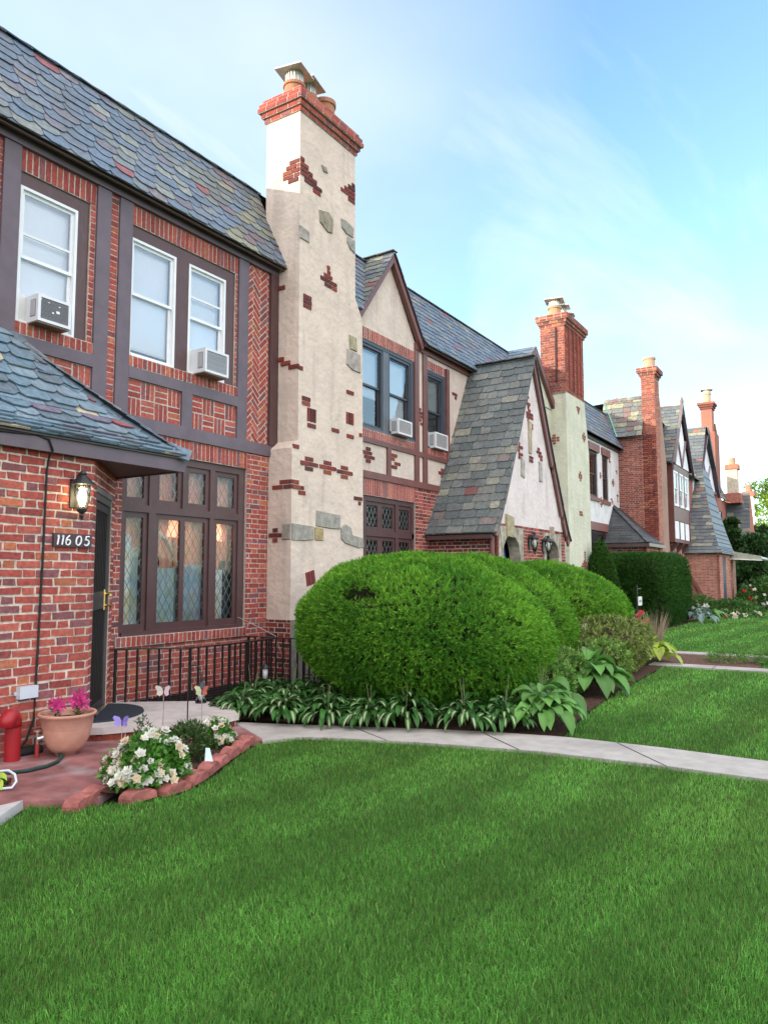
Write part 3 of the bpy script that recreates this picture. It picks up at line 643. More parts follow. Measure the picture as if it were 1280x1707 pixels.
# ------------------------------------------------------------ HOUSE B : cream stucco with timbered upper floor
B = thing('stucco_house', 'cream stucco house with brown half timbering and a steep gabled porch', 'house', (12.5, 0, 0))
CRM = (0.60, 0.505, 0.435); PINKW = (0.66, 0.585, 0.57)
w = MB()
for a, b, z0, z1 in ((9.5, 11.06, 3.30, 3.79), (11.18, 12.04, 3.30, 3.79), (12.2, 12.36, 3.30, 3.79), (12.52, 13.4, 3.30, 3.79), (12.2, 12.36, 3.88, 5.84), (13.46, 17.2, 3.30, 5.84), (12.36, 13.46, 5.76, 5.84)):
    w.box(a, b, 0.0, .12, z0, z1, jit(CRM, .03))
w.prism([(9.9, 5.79), (12.12, 5.79), (12.16, 5.86), (11.15, 7.22), (10.05, 5.86)], front(-.005), -.12, 0, CRM)
w.build('wall', STUCCO, B)
bw = MB()
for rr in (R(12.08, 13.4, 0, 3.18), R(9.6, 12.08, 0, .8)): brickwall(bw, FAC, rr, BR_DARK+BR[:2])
masonry(bw, FAC, R(9.6, 12.08, 2.89, 3.18), soldier(9.6, 12.08, 2.89, 3.18, .07, .02), BR, proud=.003)
masonry(bw, front(-.015), R(9.7, 12.04, 5.585, 5.79), soldier(9.7, 12.04, 5.585, 5.79, .07, .02), BR, proud=.003)
masonry(bw, front(-.02), R(9.7, 12.04, 3.88, 4.02), soldier(9.7, 12.04, 3.88, 4.02, .07, .02), BR, depth=.14, proud=.003)
masonry(bw, FAC, R(12.52, 13.32, 5.585, 5.76), soldier(12.52, 13.32, 5.585, 5.76, .07, .02), BR, proud=.003)
masonry(bw, front(-.02), R(12.5, 13.34, 3.88, 4.0), soldier(12.5, 13.34, 3.88, 4.0, .07), BR, depth=.14)
bw.box(13.4, 17.2, 0, .12, 0, 3.18, (0.2, 0.06, 0.05)); bw.box(8.1, 9.6, .05, .12, 0, 5.9, (0.2, 0.06, 0.05))
bw.build('brick_base', MASON, B)
t = MB()
def tb(x0, x1, z0, z1, y=-0.03, col=REDBR): t.box(x0, x1, y+random.uniform(-.003, .003), 0.02, z0, z1, jit(col, .05))
tb(9.6, 13.46, 3.79, 3.88); tb(9.6, 17.2, 3.18, 3.30, -.034); tb(12.04, 17.2, 5.84, 5.97, -.045)
tb(12.04, 12.2, 3.88, 5.84); tb(12.36, 12.52, 3.88, 5.84); tb(13.34, 13.46, 3.88, 5.76)
for a, b in ((11.06, 11.18), (12.04, 12.2), (12.36, 12.52), (13.4, 13.5)): tb(a, b, 3.30, 3.79)
t.build('timber_frame', PAINT, B)
ge = MB(); ge.box(12.25, 17.2, -.15, 0, 5.975, 6.0, (0.10, 0.06, 0.05)); ge.box(12.25, 17.2, -.155, -.12, 5.925, 5.975, (0.11, 0.066, 0.058)); ge.build('eaves_board', PAINT, B)
def verge(mb, ap, ft, y0, y1, wd=.11, th=.03, col=REDBR):
    """a sloping board along a gable edge, apex to foot, front face at y0"""
    mb.prism([(ap[0], ap[1]), (ap[0], ap[1]-wd*1.45), (ft[0], ft[1]-wd*1.0), (ft[0]+(.07 if ft[0] > ap[0] else -.07), ft[1])], Frame((0, y1, 0), (1, 0, 0), (0, 0, 1)), 0, abs(y1-y0), col, back=True)
v = MB(); verge(v, (11.15, 7.36), (12.2, 5.95), -.11, -.02); verge(v, (11.15, 7.36), (10.1, 5.95), -.11, -.02)
v.build('verge_board', PAINT, B)
r = MB()
slates(r, MANS, [(12.28, 0), (18.6, 0), (18.6, PITCH_L), (11.2, PITCH_L)], 0.125, (0.18, 0.32), SL, 0.011, 0.03); ridgecap(r, (9.4, ROOF_Y1, ROOF_Z1), (18.6, ROOF_Y1, ROOF_Z1), .2, up=(0, -.6, .8))
slates(r, MANS, [(9.4, 0), (10.02, 0), (11.12, PITCH_L), (9.4, PITCH_L)], 0.125, (0.18, 0.32), SL, 0.011, 0.03)
r.face([(8, .5, 7.35), (18.6, .5, 7.35), (18.6, 8, 7.2), (8, 8, 7.2)], (0.08, 0.08, 0.08))
gl_ = math.hypot(1.13, 1.45)
slates(r, Frame((10.02, 0, 5.93), (0, -1, 0), (1.13, 0, 1.45)), [(.14, 0), (.14, gl_), (-.5, gl_), (.14-.0, 0)], 0.15, (0.2, 0.32), SL_OLIVE, 0.012, 0.03)
slates(r, Frame((12.28, 0, 5.93), (0, 1, 0), (-1.13, 0, 1.45)), [(-.14, 0), (.5, gl_), (-.14, gl_)], 0.15, (0.2, 0.32), SL_OLIVE, 0.012, 0.03)
ridgecap(r, (11.15, -.14, 7.40), (11.15, .5, 7.40), .16, pal=SL_OLIVE)
r.build('roof', SLATE, B)
rw = MB(); rw.box(8.0, 18.6, 1.2, 8, 0, 7.2, (0.5, 0.4, 0.33)); rw.box(9.4, 18.6, .30, 1.2, 5.95, 6.6, (0.05, 0.05, 0.05)); rw.build('rear_wall', STUCCO, B)
fm = MB(); fm.prism([(10.06, 5.98), (10.0, 5.98), (10.0, 6.15), (10.1, 6.1)], front(-.12), -.1, .0, (0.2, 0.42, 0.35)); fm.build('flashing', METAL, B)
rm = MB(); niche(rm, 9.8, 11.95, 4.0, 5.6); niche(rm, 12.5, 13.3, 4.0, 5.6); rm.build('room_interior', CLOTH, B)
NAVY = (0.045, 0.05, 0.065)
c = MB(); c.box(9.8, 12.04, -.005, .10, 5.52, 5.585, NAVY); c.box(10.95, 11.14, .0, .10, 4.02, 5.52, (0.10, 0.11, 0.13)); c.box(11.92, 12.04, -.002, .1, 4.02, 5.52, NAVY); c.box(9.8, 12.04, -.02, .1, 4.02, 4.06, (0.10, 0.11, 0.13))
c.box(12.52, 13.34, .0, .10, 5.50, 5.585, NAVY); c.box(12.52, 12.56, .0, .10, 4.0, 5.5, NAVY); c.box(13.22, 13.34, .0, .1, 4.0, 5.5, NAVY)
c.build('window_casing', PAINT, B)
sash(B, 9.98, 10.95, 4.06, 5.52, .03, NAVY, .05, blind=.6, blindcol=(0.5, 0.55, 0.6))
sash(B, 11.14, 11.92, 4.06, 5.52, .03, NAVY, .05, blind=.9, blindcol=(0.55, 0.6, 0.66))
sash(B, 12.56, 13.22, 4.0, 5.5, .03, NAVY, .05, blind=.45, blindcol=(0.3, 0.34, 0.36))
lwin = MB(); y0, y1 = 0.03, 0.12
lwin.box(9.8, 12.08, y0, y1, 2.80, 2.89, MAROON); lwin.box(9.8, 12.08, y0, y1, .8, .87, MAROON); lwin.box(9.8, 12.08, y0, y1, 2.20, 2.30, MAROON); lwin.box(12.0, 12.08, y0, y1, .87, 2.8, MAROON)
for a, b in ((9.8, 9.87), (10.35, 10.45), (11.42, 11.52)): lwin.box(a, b, y0, y1, .87, 2.20, MAROON); lwin.box(a, b, y0, y1, 2.30, 2.8, MAROON)
LB = lwin.build('leaded_window', PAINT, B); sh, gp, ld = MB(), MB(), MB()
for a, b in ((9.87, 10.35), (10.45, 10.92), (10.95, 11.42), (11.52, 12.0)):
    for z0, z1 in ((.87, 2.2), (2.3, 2.8)):
        e = .065; sh.box(a, a+e, .055, .1, z0, z1, MAROON); sh.box(b-e, b, .055, .1, z0, z1, MAROON); sh.box(a+e, b-e, .055, .1, z0, z0+e, MAROON); sh.box(a+e, b-e, .055, .1, z1-e, z1, MAROON)
        gp, ld = MB(), MB(); quarries(gp, LF, a+e, b-e, z0+e, z1-e, .115, .19); leading(ld, LF, a+e, b-e, z0+e, z1-e, .115, .19, w=.011); gp.build('pane', LEADGLASS, LB); ld.build('leading', METAL, LB)
sh.box(10.92, 10.95, .055, .1, .87, 2.2, MAROON); sh.box(10.92, 10.95, .055, .1, 2.3, 2.8, MAROON)
sh.build('sash', PAINT, LB)
ri = MB(); niche(ri, 9.7, 12.1, .75, 2.9, d=.8, col=(0.20, 0.14, 0.12)); ri.box(10.1, 10.35, .3, .32, 1.0, 2.7, (0.6, 0.42, 0.3)); ri.box(10.6, 10.75, .3, .32, 1.0, 2.7, (0.15, 0.25, 0.4)); ri.build('room_interior', CLOTH, B)
# brick ornaments set in the stucco panels
def crossb(mb, fr, u, v, rows, n=.012, pal=BR_DARK, h=.06, p=.07):
    for k, (a, b) in enumerate(rows):
        x = u+a
        while x < u+b-.02:
            L_ = min(.2, u+b-x); mb.prism(R(x+.004, x+L_-.004, v-(k+1)*p+.004, v-k*p-.006), fr, -.01, n+random.uniform(-.004, .004), pick(pal), 0, .004); x += L_
def brickset(name, house, fr, items):
    mb = MB()
    for it in items: crossb(mb, fr, *it)
    return mb.build(name, MASON, house)
for u, v, rows in ((10.3, 3.72, [(.1, .25), (0, .3), (.05, .38), (.1, .25)]), (11.22, 3.72, [(0, .2), (0, .12), (.1, .32), (0, .2)]), (13.0, 3.68, [(.1, .3), (0, .4), (.1, .4), (.15, .3)]), (12.22, 4.75, [(0, .1), (.02, .14), (.02, .14), (0, .1), (.05, .14)]), (13.62, 5.35, [(0, .25), (.12, .2)]), (13.6, 4.42, [(0, .14)])):
    brickset('brick_ornament', B, FAC, [(u, v, rows)])

# chimney between the two houses
CH = MB(); cf = front(-.42)
BODY = [(7.94, .92), (9.72, .92), (9.70, 3.0), (9.67, 5.62), (9.47, 5.92), (9.45, 8.28), (8.05, 8.28), (8.07, 3.42), (7.94, 3.30)]
CH.prism([BODY[0], BODY[1], BODY[2], BODY[3], BODY[4], BODY[5], BODY[6], BODY[7], BODY[8]], cf, -.64, 0, (0.63, 0.525, 0.445))
chim = CH.build('chimney', STUCCO, B)
pl = MB(); brickwall(pl, side(7.93), R(0, .43, 0, .92), BR_DARK, depth=.05); pl.build('brick_plinth', MASON, chim)
ps = MB(); ps.box(7.94, 9.74, -.44, -.40, 0, .92, (0.25, 0.235, 0.20)); ps.build('stone_plinth', STONE, chim)
def corbel(mb, x0, x1, y0, y1, z, h, pal=BR):
    mb.box(x0+.012, x1-.012, y0+.012, y1-.012, z, z+h, (.40, .31, .26))
    for fr, a, b in ((Frame((0, y0+.012, 0), (1, 0, 0), (0, 0, 1)), x0, x1), (Frame((x0+.012, 0, 0), (0, -1, 0), (0, 0, 1)), -y1, -y0), (Frame((x1-.012, 0, 0), (0, 1, 0), (0, 0, 1)), y0, y1)):
        x = a-random.uniform(0, .1)
        while x < b:
            q = clip(R(x, x+.19, z+.008, z+h-.008), R(a, b, z, z+h)); x += .205
            if len(q) > 2: mb.prism(q, fr, -.01, .006+random.uniform(-.002, .002), pick(pal), 0, .003)
cap = MB()
for k, (e, h) in enumerate(((.03, .075), (.065, .075), (.105, .075), (.09, .07), (.05, .07))): corbel(cap, 8.05-e, 9.45+e, -.42-e, .22+e, 8.28+sum((.075, .075, .075, .07, .07)[:k]), h)
cap.box(8.1, 9.4, -.36, .16, 8.64, 8.70, (0.36, 0.22, 0.15)); cap.build('brick_cap', MASON, chim)
def pot(parent, x, y, z, r=.135, h=.3, cowl=0, col=(0.36, 0.17, 0.10)):
    q = MB(); q.lathe((x, y, z), [(r, 0), (r, h*.8), (r*1.12, h*.82), (r*1.12, h), (r*.8, h), (r*.8, h*.6)], col, 20); o = q.build('chimney_pot', CLAY, parent, False)
    if cowl:
        c_ = MB(); G_ = (0.66, 0.63, 0.56)
        c_.lathe((x, y, z+h*.9), [(r*.82, 0), (r*.82, .22)], G_, 18); 
        for k in range(18):
            t_ = 2*math.pi*k/18; c_.bar((x+r*.83*math.cos(t_), y+r*.83*math.sin(t_), z+h*.9), (x+r*.83*math.cos(t_), y+r*.83*math.sin(t_), z+h*.9+.22), .02, .02, tuple(v*.8 for v in G_))
        c_.lathe((x, y, z+h*.9+.2), [(r*2.1, 0), (r*2.05, .025), (.015, .14*cowl)], G_, 4, rot=math.pi/4+.2)
        c_.build('cowl', METAL, parent)
    return o
pot(chim, 8.27, -.12, 8.66, .15, .24, 1.0); pot(chim, 8.66, -.05, 8.66, .15, .3, .9); pot(chim, 9.02, -.12, 8.66, .165, .38); 
tb_ = MB(); tb_.box(9.2, 9.38, -.3, -.05, 8.66, 8.80, (0.3, 0.09, 0.06)); tb_.build('loose_bricks', MASON, chim)
SU, SLW = side(8.055), side(7.94)
brickset('brick_patch', chim, cf, [(8.05, 7.60, [(0, .10), (0, .2), (0, .3), (0, .4), (.1, .52), (.3, .52)])]); brickset('brick_patch', chim, SU, [(.10, 7.57, [(.12, .32), (.06, .32), (0, .32), (0, .32), (.1, .32)])])
brickset('brick_patch', chim, cf, [(9.05, 7.80, [(.30, .4), (.2, .4), (.1, .4), (0, .4), (.2, .4)])])
brickset('brick_patch', chim, cf, [(8.55, 6.20, [(.16, .24), (.16, .26), (.08, .3), (0, .42), (.1, .42)])])
brickset('brick_patch', chim, cf, [(8.15, 5.58, [(0, .21), (0, .21), (0, .21)])])
brickset('brick_patch', chim, SU, [(.02, 4.66, [(0, .14), (.08, .26), (.22, .42)])]); brickset('brick_patch', chim, cf, [(8.06, 4.50, [(0, .1)])])
brickset('brick_patch', chim, SU, [(.03, 5.72, [(0, .14)])])
def vbricks(u, v, n, tilt=0.0, h=.2):
    mb = MB()
    for k in range(n):
        o = [(k*.07, 0), (k*.07+.058, 0), (k*.07+.058, h), (k*.07, h)]; ct, sn = math.cos(tilt), math.sin(tilt)
        mb.prism([(u+x*ct-y*sn, v+x*sn+y*ct) for x, y in o], cf, -.01, .012, pick(BR_DARK), 0, .004)
    mb.build('brick_patch', MASON, chim)
brickset('brick_patch', chim, cf, [(8.14, 4.08, [(0, .21), (0, .21)])]); vbricks(8.27, 3.73, 3); brickset('brick_patch', chim, cf, [(8.27, 3.71, [(0, .21)])])
vbricks(9.23, 3.86, 3, 0, .19); vbricks(8.30, 1.37, 3, .22, .2)
for u, v in ((9.23, 4.40), (8.85, 3.74), (9.24, 3.71), (9.58, 3.78)): brickset('brick_patch', chim, cf, [(u, v, [(0, .2 if u < 9.5 else .09)])])
for u, v in ((8.12, 3.22), (8.56, 3.22), (8.99, 3.20)): brickset('brick_patch', chim, cf, [(u, v, [(.1, .3), (0, .42), (.1, .3)])])
brickset('brick_patch', chim, cf, [(7.95, 2.86, [(0, .15), (0, .26), (.13, .3)])]); brickset('brick_patch', chim, SLW, [(.07, 2.86, [(.13, .36), (0, .36)])]); brickset('brick_patch', chim, SLW, [(.02, 2.19, [(.07, .17), (0, .25), (.07, .17)])])
brickset('brick_patch', chim, cf, [(9.44, 2.76, [(0, .24), (.12, .2)])]); brickset('brick_patch', chim, cf, [(7.955, 3.36, [(0, .14)])])
def stone(fr, poly, col, parent=chim, n=.02):
    mb = MB(); pp = [(a+random.uniform(-.012, .012), b+random.uniform(-.012, .012)) for a, b in poly]
    mb.prism(pp, fr, -.01, n, col, 0, .014); mb.build('stone', STONE, parent)
SG, SO = (0.30, 0.285, 0.25), (0.34, 0.27, 0.14)
stone(cf, [(8.5, 6.97), (8.75, 7.03), (8.86, 6.95), (8.85, 6.72), (8.72, 6.70), (8.52, 6.78)], (0.27, 0.24, 0.18)); stone(cf, [(9.05, 7.08), (9.2, 7.10), (9.4, 7.04), (9.4, 6.88), (9.2, 6.86), (9.08, 6.92)], (0.29, 0.28, 0.24)); stone(cf, [(9.22, 6.86), (9.45, 6.86), (9.46, 6.64), (9.3, 6.68), (9.22, 6.76)], SG)
stone(cf, [(8.05, 6.56), (8.27, 6.54), (8.27, 6.37), (8.05, 6.36)], (0.33, 0.30, 0.27)); stone(cf, [(8.54, 7.70), (8.68, 7.71), (8.72, 7.64), (8.6, 7.61)], (0.24, 0.22, 0.18))
stone(cf, [(9.29, 5.30), (9.5, 5.28), (9.52, 5.05), (9.3, 5.06)], (0.33, 0.30, 0.2)); stone(cf, [(9.23, 5.05), (9.6, 5.04), (9.62, 4.73), (9.4, 4.72), (9.22, 4.80)], (0.36, 0.32, 0.29))
stone(cf, [(7.945, 2.24), (8.44, 2.23), (8.46, 2.03), (8.2, 2.0), (7.945, 2.01)], SG); stone(cf, [(8.45, 2.22), (8.66, 2.2), (8.67, 2.02), (8.46, 2.01)], SO); stone(SLW, [(.27, 2.24), (.415, 2.24), (.415, 2.01), (.27, 2.0)], SG)
stone(cf, [(8.48, 2.46), (8.75, 2.47), (9.08, 2.44), (9.08, 2.22), (8.8, 2.2), (8.48, 2.24)], SG); stone(cf, [(9.09, 2.25), (9.2, 2.32), (9.36, 2.27), (9.4, 2.16), (9.7, 2.10), (9.72, 1.97), (9.6, 1.95), (9.2, 2.0), (9.09, 2.08)], SG)

# gabled porch of house B
PY, PXC, PHW, PZE, PZA = -1.40, 14.52, 2.06, 2.30, 6.02
gf = front(PY); pw = MB()
gp_ = [(.16, 2.5), (.42+.04, 2.5+.42-.04), (1.0+.05, 2.3+1.68-.1), (2.08, PZA-.1)]
for a_, b_ in zip(gp_[:-1], gp_[1:]):
    pw.prism([(12.44+a_[0]+.05, a_[1]), (16.60-a_[0]-.05, a_[1]), (16.60-b_[0]-.05 if b_[0] < 2 else PXC+.001, b_[1]), (12.44+b_[0]+.05 if b_[0] < 2 else PXC-.001, b_[1])], gf, -.1, 0, PINKW)
pw.build('porch_gable', STUCCO, B)
pb = MB()
ARC1, ARC2 = (13.28, .42), (15.55, .38)
zt1, zt2 = 1.86, 1.88
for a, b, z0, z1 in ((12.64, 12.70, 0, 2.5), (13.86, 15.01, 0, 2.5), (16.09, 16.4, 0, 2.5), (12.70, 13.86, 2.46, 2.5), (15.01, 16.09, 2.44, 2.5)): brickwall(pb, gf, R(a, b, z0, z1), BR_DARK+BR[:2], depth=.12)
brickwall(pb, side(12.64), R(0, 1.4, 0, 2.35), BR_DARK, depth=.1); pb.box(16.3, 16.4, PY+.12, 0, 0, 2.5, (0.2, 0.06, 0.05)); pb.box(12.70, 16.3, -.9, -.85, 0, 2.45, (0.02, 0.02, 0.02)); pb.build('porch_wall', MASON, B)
def archway(cx, hw, ztop, outer, zo):
    mb = MB(); n = 12; zs = ztop-hw
    inn = [(cx-hw, 0)]+[(cx-hw*math.cos(math.pi*k/n), zs+hw*math.sin(math.pi*k/n)) for k in range(n+1)]+[(cx+hw, 0)]
    ou = [(cx-outer, 0)]+[(cx-outer+2*outer*k/n, zo if 0 < k < n else zo-.0) for k in range(n+1)]+[(cx+outer, 0)]
    for k in range(len(inn)-1):
        q = [inn[k], inn[k+1], ou[k+1], ou[k]]
        if abs(area(q)) > 1e-5: mb.prism(q, gf, -.2, .02+random.uniform(0, .012), jit((0.36, 0.32, 0.26), .2), 0, .006)
    return mb
archway(ARC1[0], .42, zt1+.43, .58, 2.46).build('stone_arch', STONE, B); archway(ARC2[0], .38, zt2+.40, .54, 2.44).build('stone_arch', STONE, B)
stone(gf, [(13.02, 2.26), (13.36, 2.24), (13.38, 2.66), (13.02, 2.68)], (0.36, 0.31, 0.2), B, .05); stone(gf, [(15.42, 2.3), (15.62, 2.3), (15.6, 2.58), (15.42, 2.58)], (0.33, 0.28, 0.22), B, .05)
def arched(mb, fr, cx, hw, ztop, n0, n1, col, hole=0.0):
    n = 12; zs = ztop-hw; pts = [(cx+hw*math.cos(math.pi*k/n), zs+hw*math.sin(math.pi*k/n)) for k in range(n+1)]
    if not hole: mb.prism([(cx-hw, .1), (cx+hw, .1)]+pts, fr, n0, n1, col); return
    hi = hw-hole; q = [(cx+hi*math.cos(math.pi*k/n), zs+hi*math.sin(math.pi*k/n)) for k in range(n+1)]
    pts = [(cx+hw, .1)]+pts+[(cx-hw, .1)]; q = [(cx+hi, .1)]+q+[(cx-hi, .1)]
    for k in range(len(pts)-1): mb.prism([q[k], pts[k], pts[k+1], q[k+1]], fr, n0, n1, col)
db = MB(); df = front(PY+.28); arched(db, df, 13.28, .42, 2.29, -.04, 0, (0.03, 0.09, 0.30), .07); arched(db, df, 13.28, .35, 2.22, -.03, -.004, (0.62, 0.62, 0.60), .07); arched(db, df, 13.28, .28, 2.15, -.03, -.02, (0.30, 0.30, 0.27))
dbo = db.build('door', PLASTIC, B); gr = MB()
for k in range(5): x = 13.08+k*.1; gr.box(x-.01, x+.01, PY+.255, PY+.275, .3, 2.06, (0.02, 0.06, 0.25))
for z in (1.0, 1.6, 1.85): gr.box(13.0, 13.56, PY+.252, PY+.274, z-.01, z+.01, (0.02, 0.06, 0.25))
gr.build('grille', IRON, dbo)
db = MB(); arched(db, df, 15.55, .38, 2.28, -.04, 0, (0.02, 0.02, 0.02), .04); arched(db, df, 15.55, .34, 2.22, -.04, -.03, (0.10, 0.09, 0.06)); gto = db.build('gate', IRON, B); gr = MB()
for k in range(6): x = 15.27+k*.11; gr.box(x-.012, x+.012, PY+.25, PY+.275, .3, 2.12, (0.015, 0.015, 0.015))
gr.box(15.2, 15.9, PY+.248, PY+.278, 1.85, 1.89, (0.015, 0.015, 0.015)); gr.box(15.25, 15.85, PY+.3, PY+.305, 1.3, 1.9, (0.6, 0.55, 0.4)); gr.build('grille', IRON, gto)
prof = [(0, PZE), (.16, PZE+.2), (.42, PZE+.62), (1.0, PZE+1.68), (2.08, PZA+.05)]
r = MB(); CL = Curved((12.44, 0, 0), (0, -1, 0), (1, 0, 0), prof); slates(r, CL, R(-.05, 1.50, 0, CL.L[-1]), .185, (.2, .38), SL_PORCH, .014, .03)
CRr = Curved((16.60, 0, 0), (0, 1, 0), (-1, 0, 0), prof); slates(r, CRr, R(-1.50, .05, 0, CRr.L[-1]), .185, (.2, .38), SL_PORCH, .014, .03)
ridgecap(r, (PXC, -1.5, PZA+.07), (PXC, .0, PZA+.07), .2, pal=SL_OLIVE)
r.build('porch_roof', SLATE, B)
v = MB(); vf = Frame((0, PY-.02, 0), (1, 0, 0), (0, 0, 1))
for sgn in (-1, 1):
    wd = .07 if sgn < 0 else .13
    pts = [(PXC+sgn*(2.08-d_), z_) for d_, z_ in prof]
    for k in range(4): v.prism([pts[k], pts[k+1], (pts[k+1][0]-sgn*wd*.15, pts[k+1][1]-wd*1.7), (pts[k][0]-sgn*wd*.9, pts[k][1]-wd*.9)], vf, 0, .05, (0.30, 0.17, 0.16) if sgn < 0 else REDBR, back=True)
v.box(12.45, 12.50, -1.38, -.02, 2.2, 2.28, MAROON); v.build('verge_board', PAINT, B)
ds = MB(); ds.tube([(12.56, -1.34, 2.24), (12.56, -1.34, 0.0)], .045, REDBR, 10); ds.build('downspout', PAINT, B)
fm = MB(); fm.bar((12.46, -.012, 2.31), (12.86, -.012, 2.95), .03, .03, (0.2, 0.42, 0.36)); fm.build('flashing', METAL, B)
gd = MB()
for it in ((14.15, 5.22, [(.05, .2), (0, .12), (.05, .25), (.1, .2)]), (14.18, 4.95, [(.1, .25), (.0, .38), (.0, .38), (.05, .15), (.2, .36), (.2, .36)]), (13.62, 4.18, [(.06, .2), (0, .34), (.0, .2), (.1, .34), (.1, .2)]), (14.72, 4.22, [(.05, .2), (0, .3), (.1, .34), (.2, .34)]), (14.3, 3.98, [(0, .22), (0, .22)])): gd = MB(); crossb(gd, gf, *it); gd.build('brick_ornament', MASON, B)
stone(gf, [(14.25, 4.72), (14.46, 4.7), (14.44, 4.0), (14.28, 4.0)], (0.40, 0.33, 0.24), B); stone(gf, [(13.85, 3.9), (14.05, 3.85), (14.02, 3.45), (13.82, 3.5)], (0.36, 0.34, 0.30), B); stone(gf, [(14.83, 3.95), (15.0, 3.92), (15.02, 3.5), (14.85, 3.48)], (0.36, 0.34, 0.32), B)

# ------------------------------------------------------------ HOUSE C : pale stucco, brick-topped chimney, dark hipped porch
Cc = thing('stucco_house', 'white stucco house with two narrow windows beside a brick topped chimney', 'house', (22.5, 0, 0))
WST = (0.66, 0.66, 0.66); LIME = (0.55, 0.555, 0.43)
w = MB()
for a, b, z0, z1 in ((17.2, 22.95, 0, 5.84), (22.95, 23.88, 3.2, 4.03), (22.95, 23.88, 5.5, 5.84), (23.88, 24.4, 3.2, 5.84), (24.4, 25.1, 3.2, 4.0), (24.4, 25.1, 5.5, 5.84), (25.1, 26.45, 0, 5.84), (24.72, 25.1, 0, 3.2), (22.95, 24.72, 0, .85)): w.box(a, b, 0, .12, z0, z1, jit(WST, .02))
w.build('wall', STUCCO, Cc)
t = MB(); RB = (0.20, 0.085, 0.072)
for a, b, z0, z1 in ((22.85, 24.0, 5.5, 5.74), (24.3, 25.25, 5.5, 5.74), (22.85, 24.0, 3.9, 4.02), (24.3, 25.2, 3.88, 4.0), (22.9, 24.8, 2.96, 3.22)): t.box(a, b, -.05, .02, z0, z1, jit(RB, .06))
t.box(16.9, 26.4, -.05, .02, 5.84, 5.95, (0.07, 0.055, 0.055)); t.build('lintel', PAINT, Cc)
for a, b, z0, z1 in ((22.95, 23.88, 4.02, 5.5), (24.4, 25.1, 4.0, 5.5), (22.95, 24.68, .85, 2.96)): sash(Cc, a, b, z0, z1, .05, (0.07, 0.045, 0.042), .07, blind=0)
q = MB()
for k in range(14): q.box(24.68, 24.86+(.1 if k % 2 else 0), -.02, .05, .9+k*.147, 1.03+k*.147, pick(BR_FAR))
q.build('brick_quoin', MASON, Cc)
rm = MB(); niche(rm, 22.9, 23.9, 4.0, 5.55); niche(rm, 24.35, 25.15, 3.95, 5.55); niche(rm, 22.9, 24.72, .8, 3.0); rm.build('room_interior', CLOTH, Cc)
rw = MB(); rw.box(18.6, 27, 1.2, 8, 0, 7.2, WST); rw.box(18.6, 27, .3, 1.2, 5.95, 6.6, (0.05, 0.05, 0.05)); rw.build('rear_wall', STUCCO, Cc)
r = MB(); slates(r, MANS, R(18.6, 26.7, 0, PITCH_L), .16, (.25, .42), SL, .012, .03); ridgecap(r, (18.6, ROOF_Y1, ROOF_Z1), (26.9, ROOF_Y1, ROOF_Z1), .2, up=(0, -.6, .8)); r.face([(18.6, .5, 7.35), (27, .5, 7.35), (27, 8, 7.2), (18.6, 8, 7.2)], (0.08, 0.08, 0.08))
gy = -.2; ga, gl2 = (17.75, 7.30), math.hypot(1.75, 1.6)
slates(r, Frame((19.5, 0, 5.75), (0, 1, 0), (-1.75, 0, 1.6)), [(-.3, 0), (.2, 0), (.5, gl2), (-.3, gl2)], .17, (.25, .4), SL, .012, .03); slates(r, Frame((16.0, 0, 5.75), (0, -1, 0), (1.75, 0, 1.6)), [(-.2, 0), (.3, 0), (.3, gl2), (-.5, gl2)], .17, (.25, .4), SL, .012, .03)
r.build('roof', SLATE, Cc)
gw = MB(); gw.prism([(16.2, 5.2), (19.25, 5.2), (19.3, 5.8), (17.75, 7.18), (16.2, 5.8)], front(gy), -.3, 0, LIME); gw.build('gable_wall', STUCCO, Cc)
v = MB(); verge(v, (17.75, 7.36), (19.42, 5.8), gy-.1, gy-.01, .14); verge(v, (17.75, 7.36), (16.1, 5.8), gy-.1, gy-.01, .14); v.build('verge_board', PAINT, Cc)
hb = MB(); hb.prism([(19.05, 0), (21.0, 0), (20.95, 5.0), (20.62, 6.45), (20.55, 6.46), (19.05, 6.42)], front(-.62), -.68, 0, (0.57, 0.57, 0.45)); ch = hb.build('chimney', STUCCO, Cc)
cs = MB()
brickwall(cs, side(19.02), R(-.06, .62, 6.42, 8.3), BR_FAR, depth=.0); brickwall(cs, Frame((0, -.62, 0), (1, 0, 0), (0, 0, 1)), R(19.02, 20.62, 6.42, 8.3), BR_FAR, depth=0, mortar=MORTAR)
cs.box(19.025, 20.62, -.615, .06, 6.4, 8.5, (0.42, 0.30, 0.25))
for x in (19.3, 19.66, 20.0, 20.3): cs.box(x, x+.05, -.66, -.62, 6.55, 8.25, pick(BR_FAR))
cs.box(18.985, 19.02, -.40, -.36, 6.7, 8.2, (0.06, 0.04, 0.04))
for k, (e, h_) in enumerate(((.02, .08), (.06, .08), (.1, .08), (.1, .08))): corbel(cs, 19.02-e, 20.66+e, -.64-e, .06+e, 8.24+k*.08, h_, BR_FAR)
cs.build('brick_shaft', MASON, ch)
pot(ch, 19.35, -.25, 8.55, .17, .34, .9, (0.42, 0.26, 0.16)); pot(ch, 19.85, -.28, 8.55, .15, .3, .7, (0.34, 0.13, 0.09)); pot(ch, 20.3, -.3, 8.55, .13, .2, .6, (0.34, 0.13, 0.09))
cfr, csd = front(-.62), side(19.05); i_ = 0
CR = [(.1, .2), (0, .3), (0, .3), (.1, .2)]
RB_ = [((0.27, 0.10, 0.08), 1)]
om = MB()
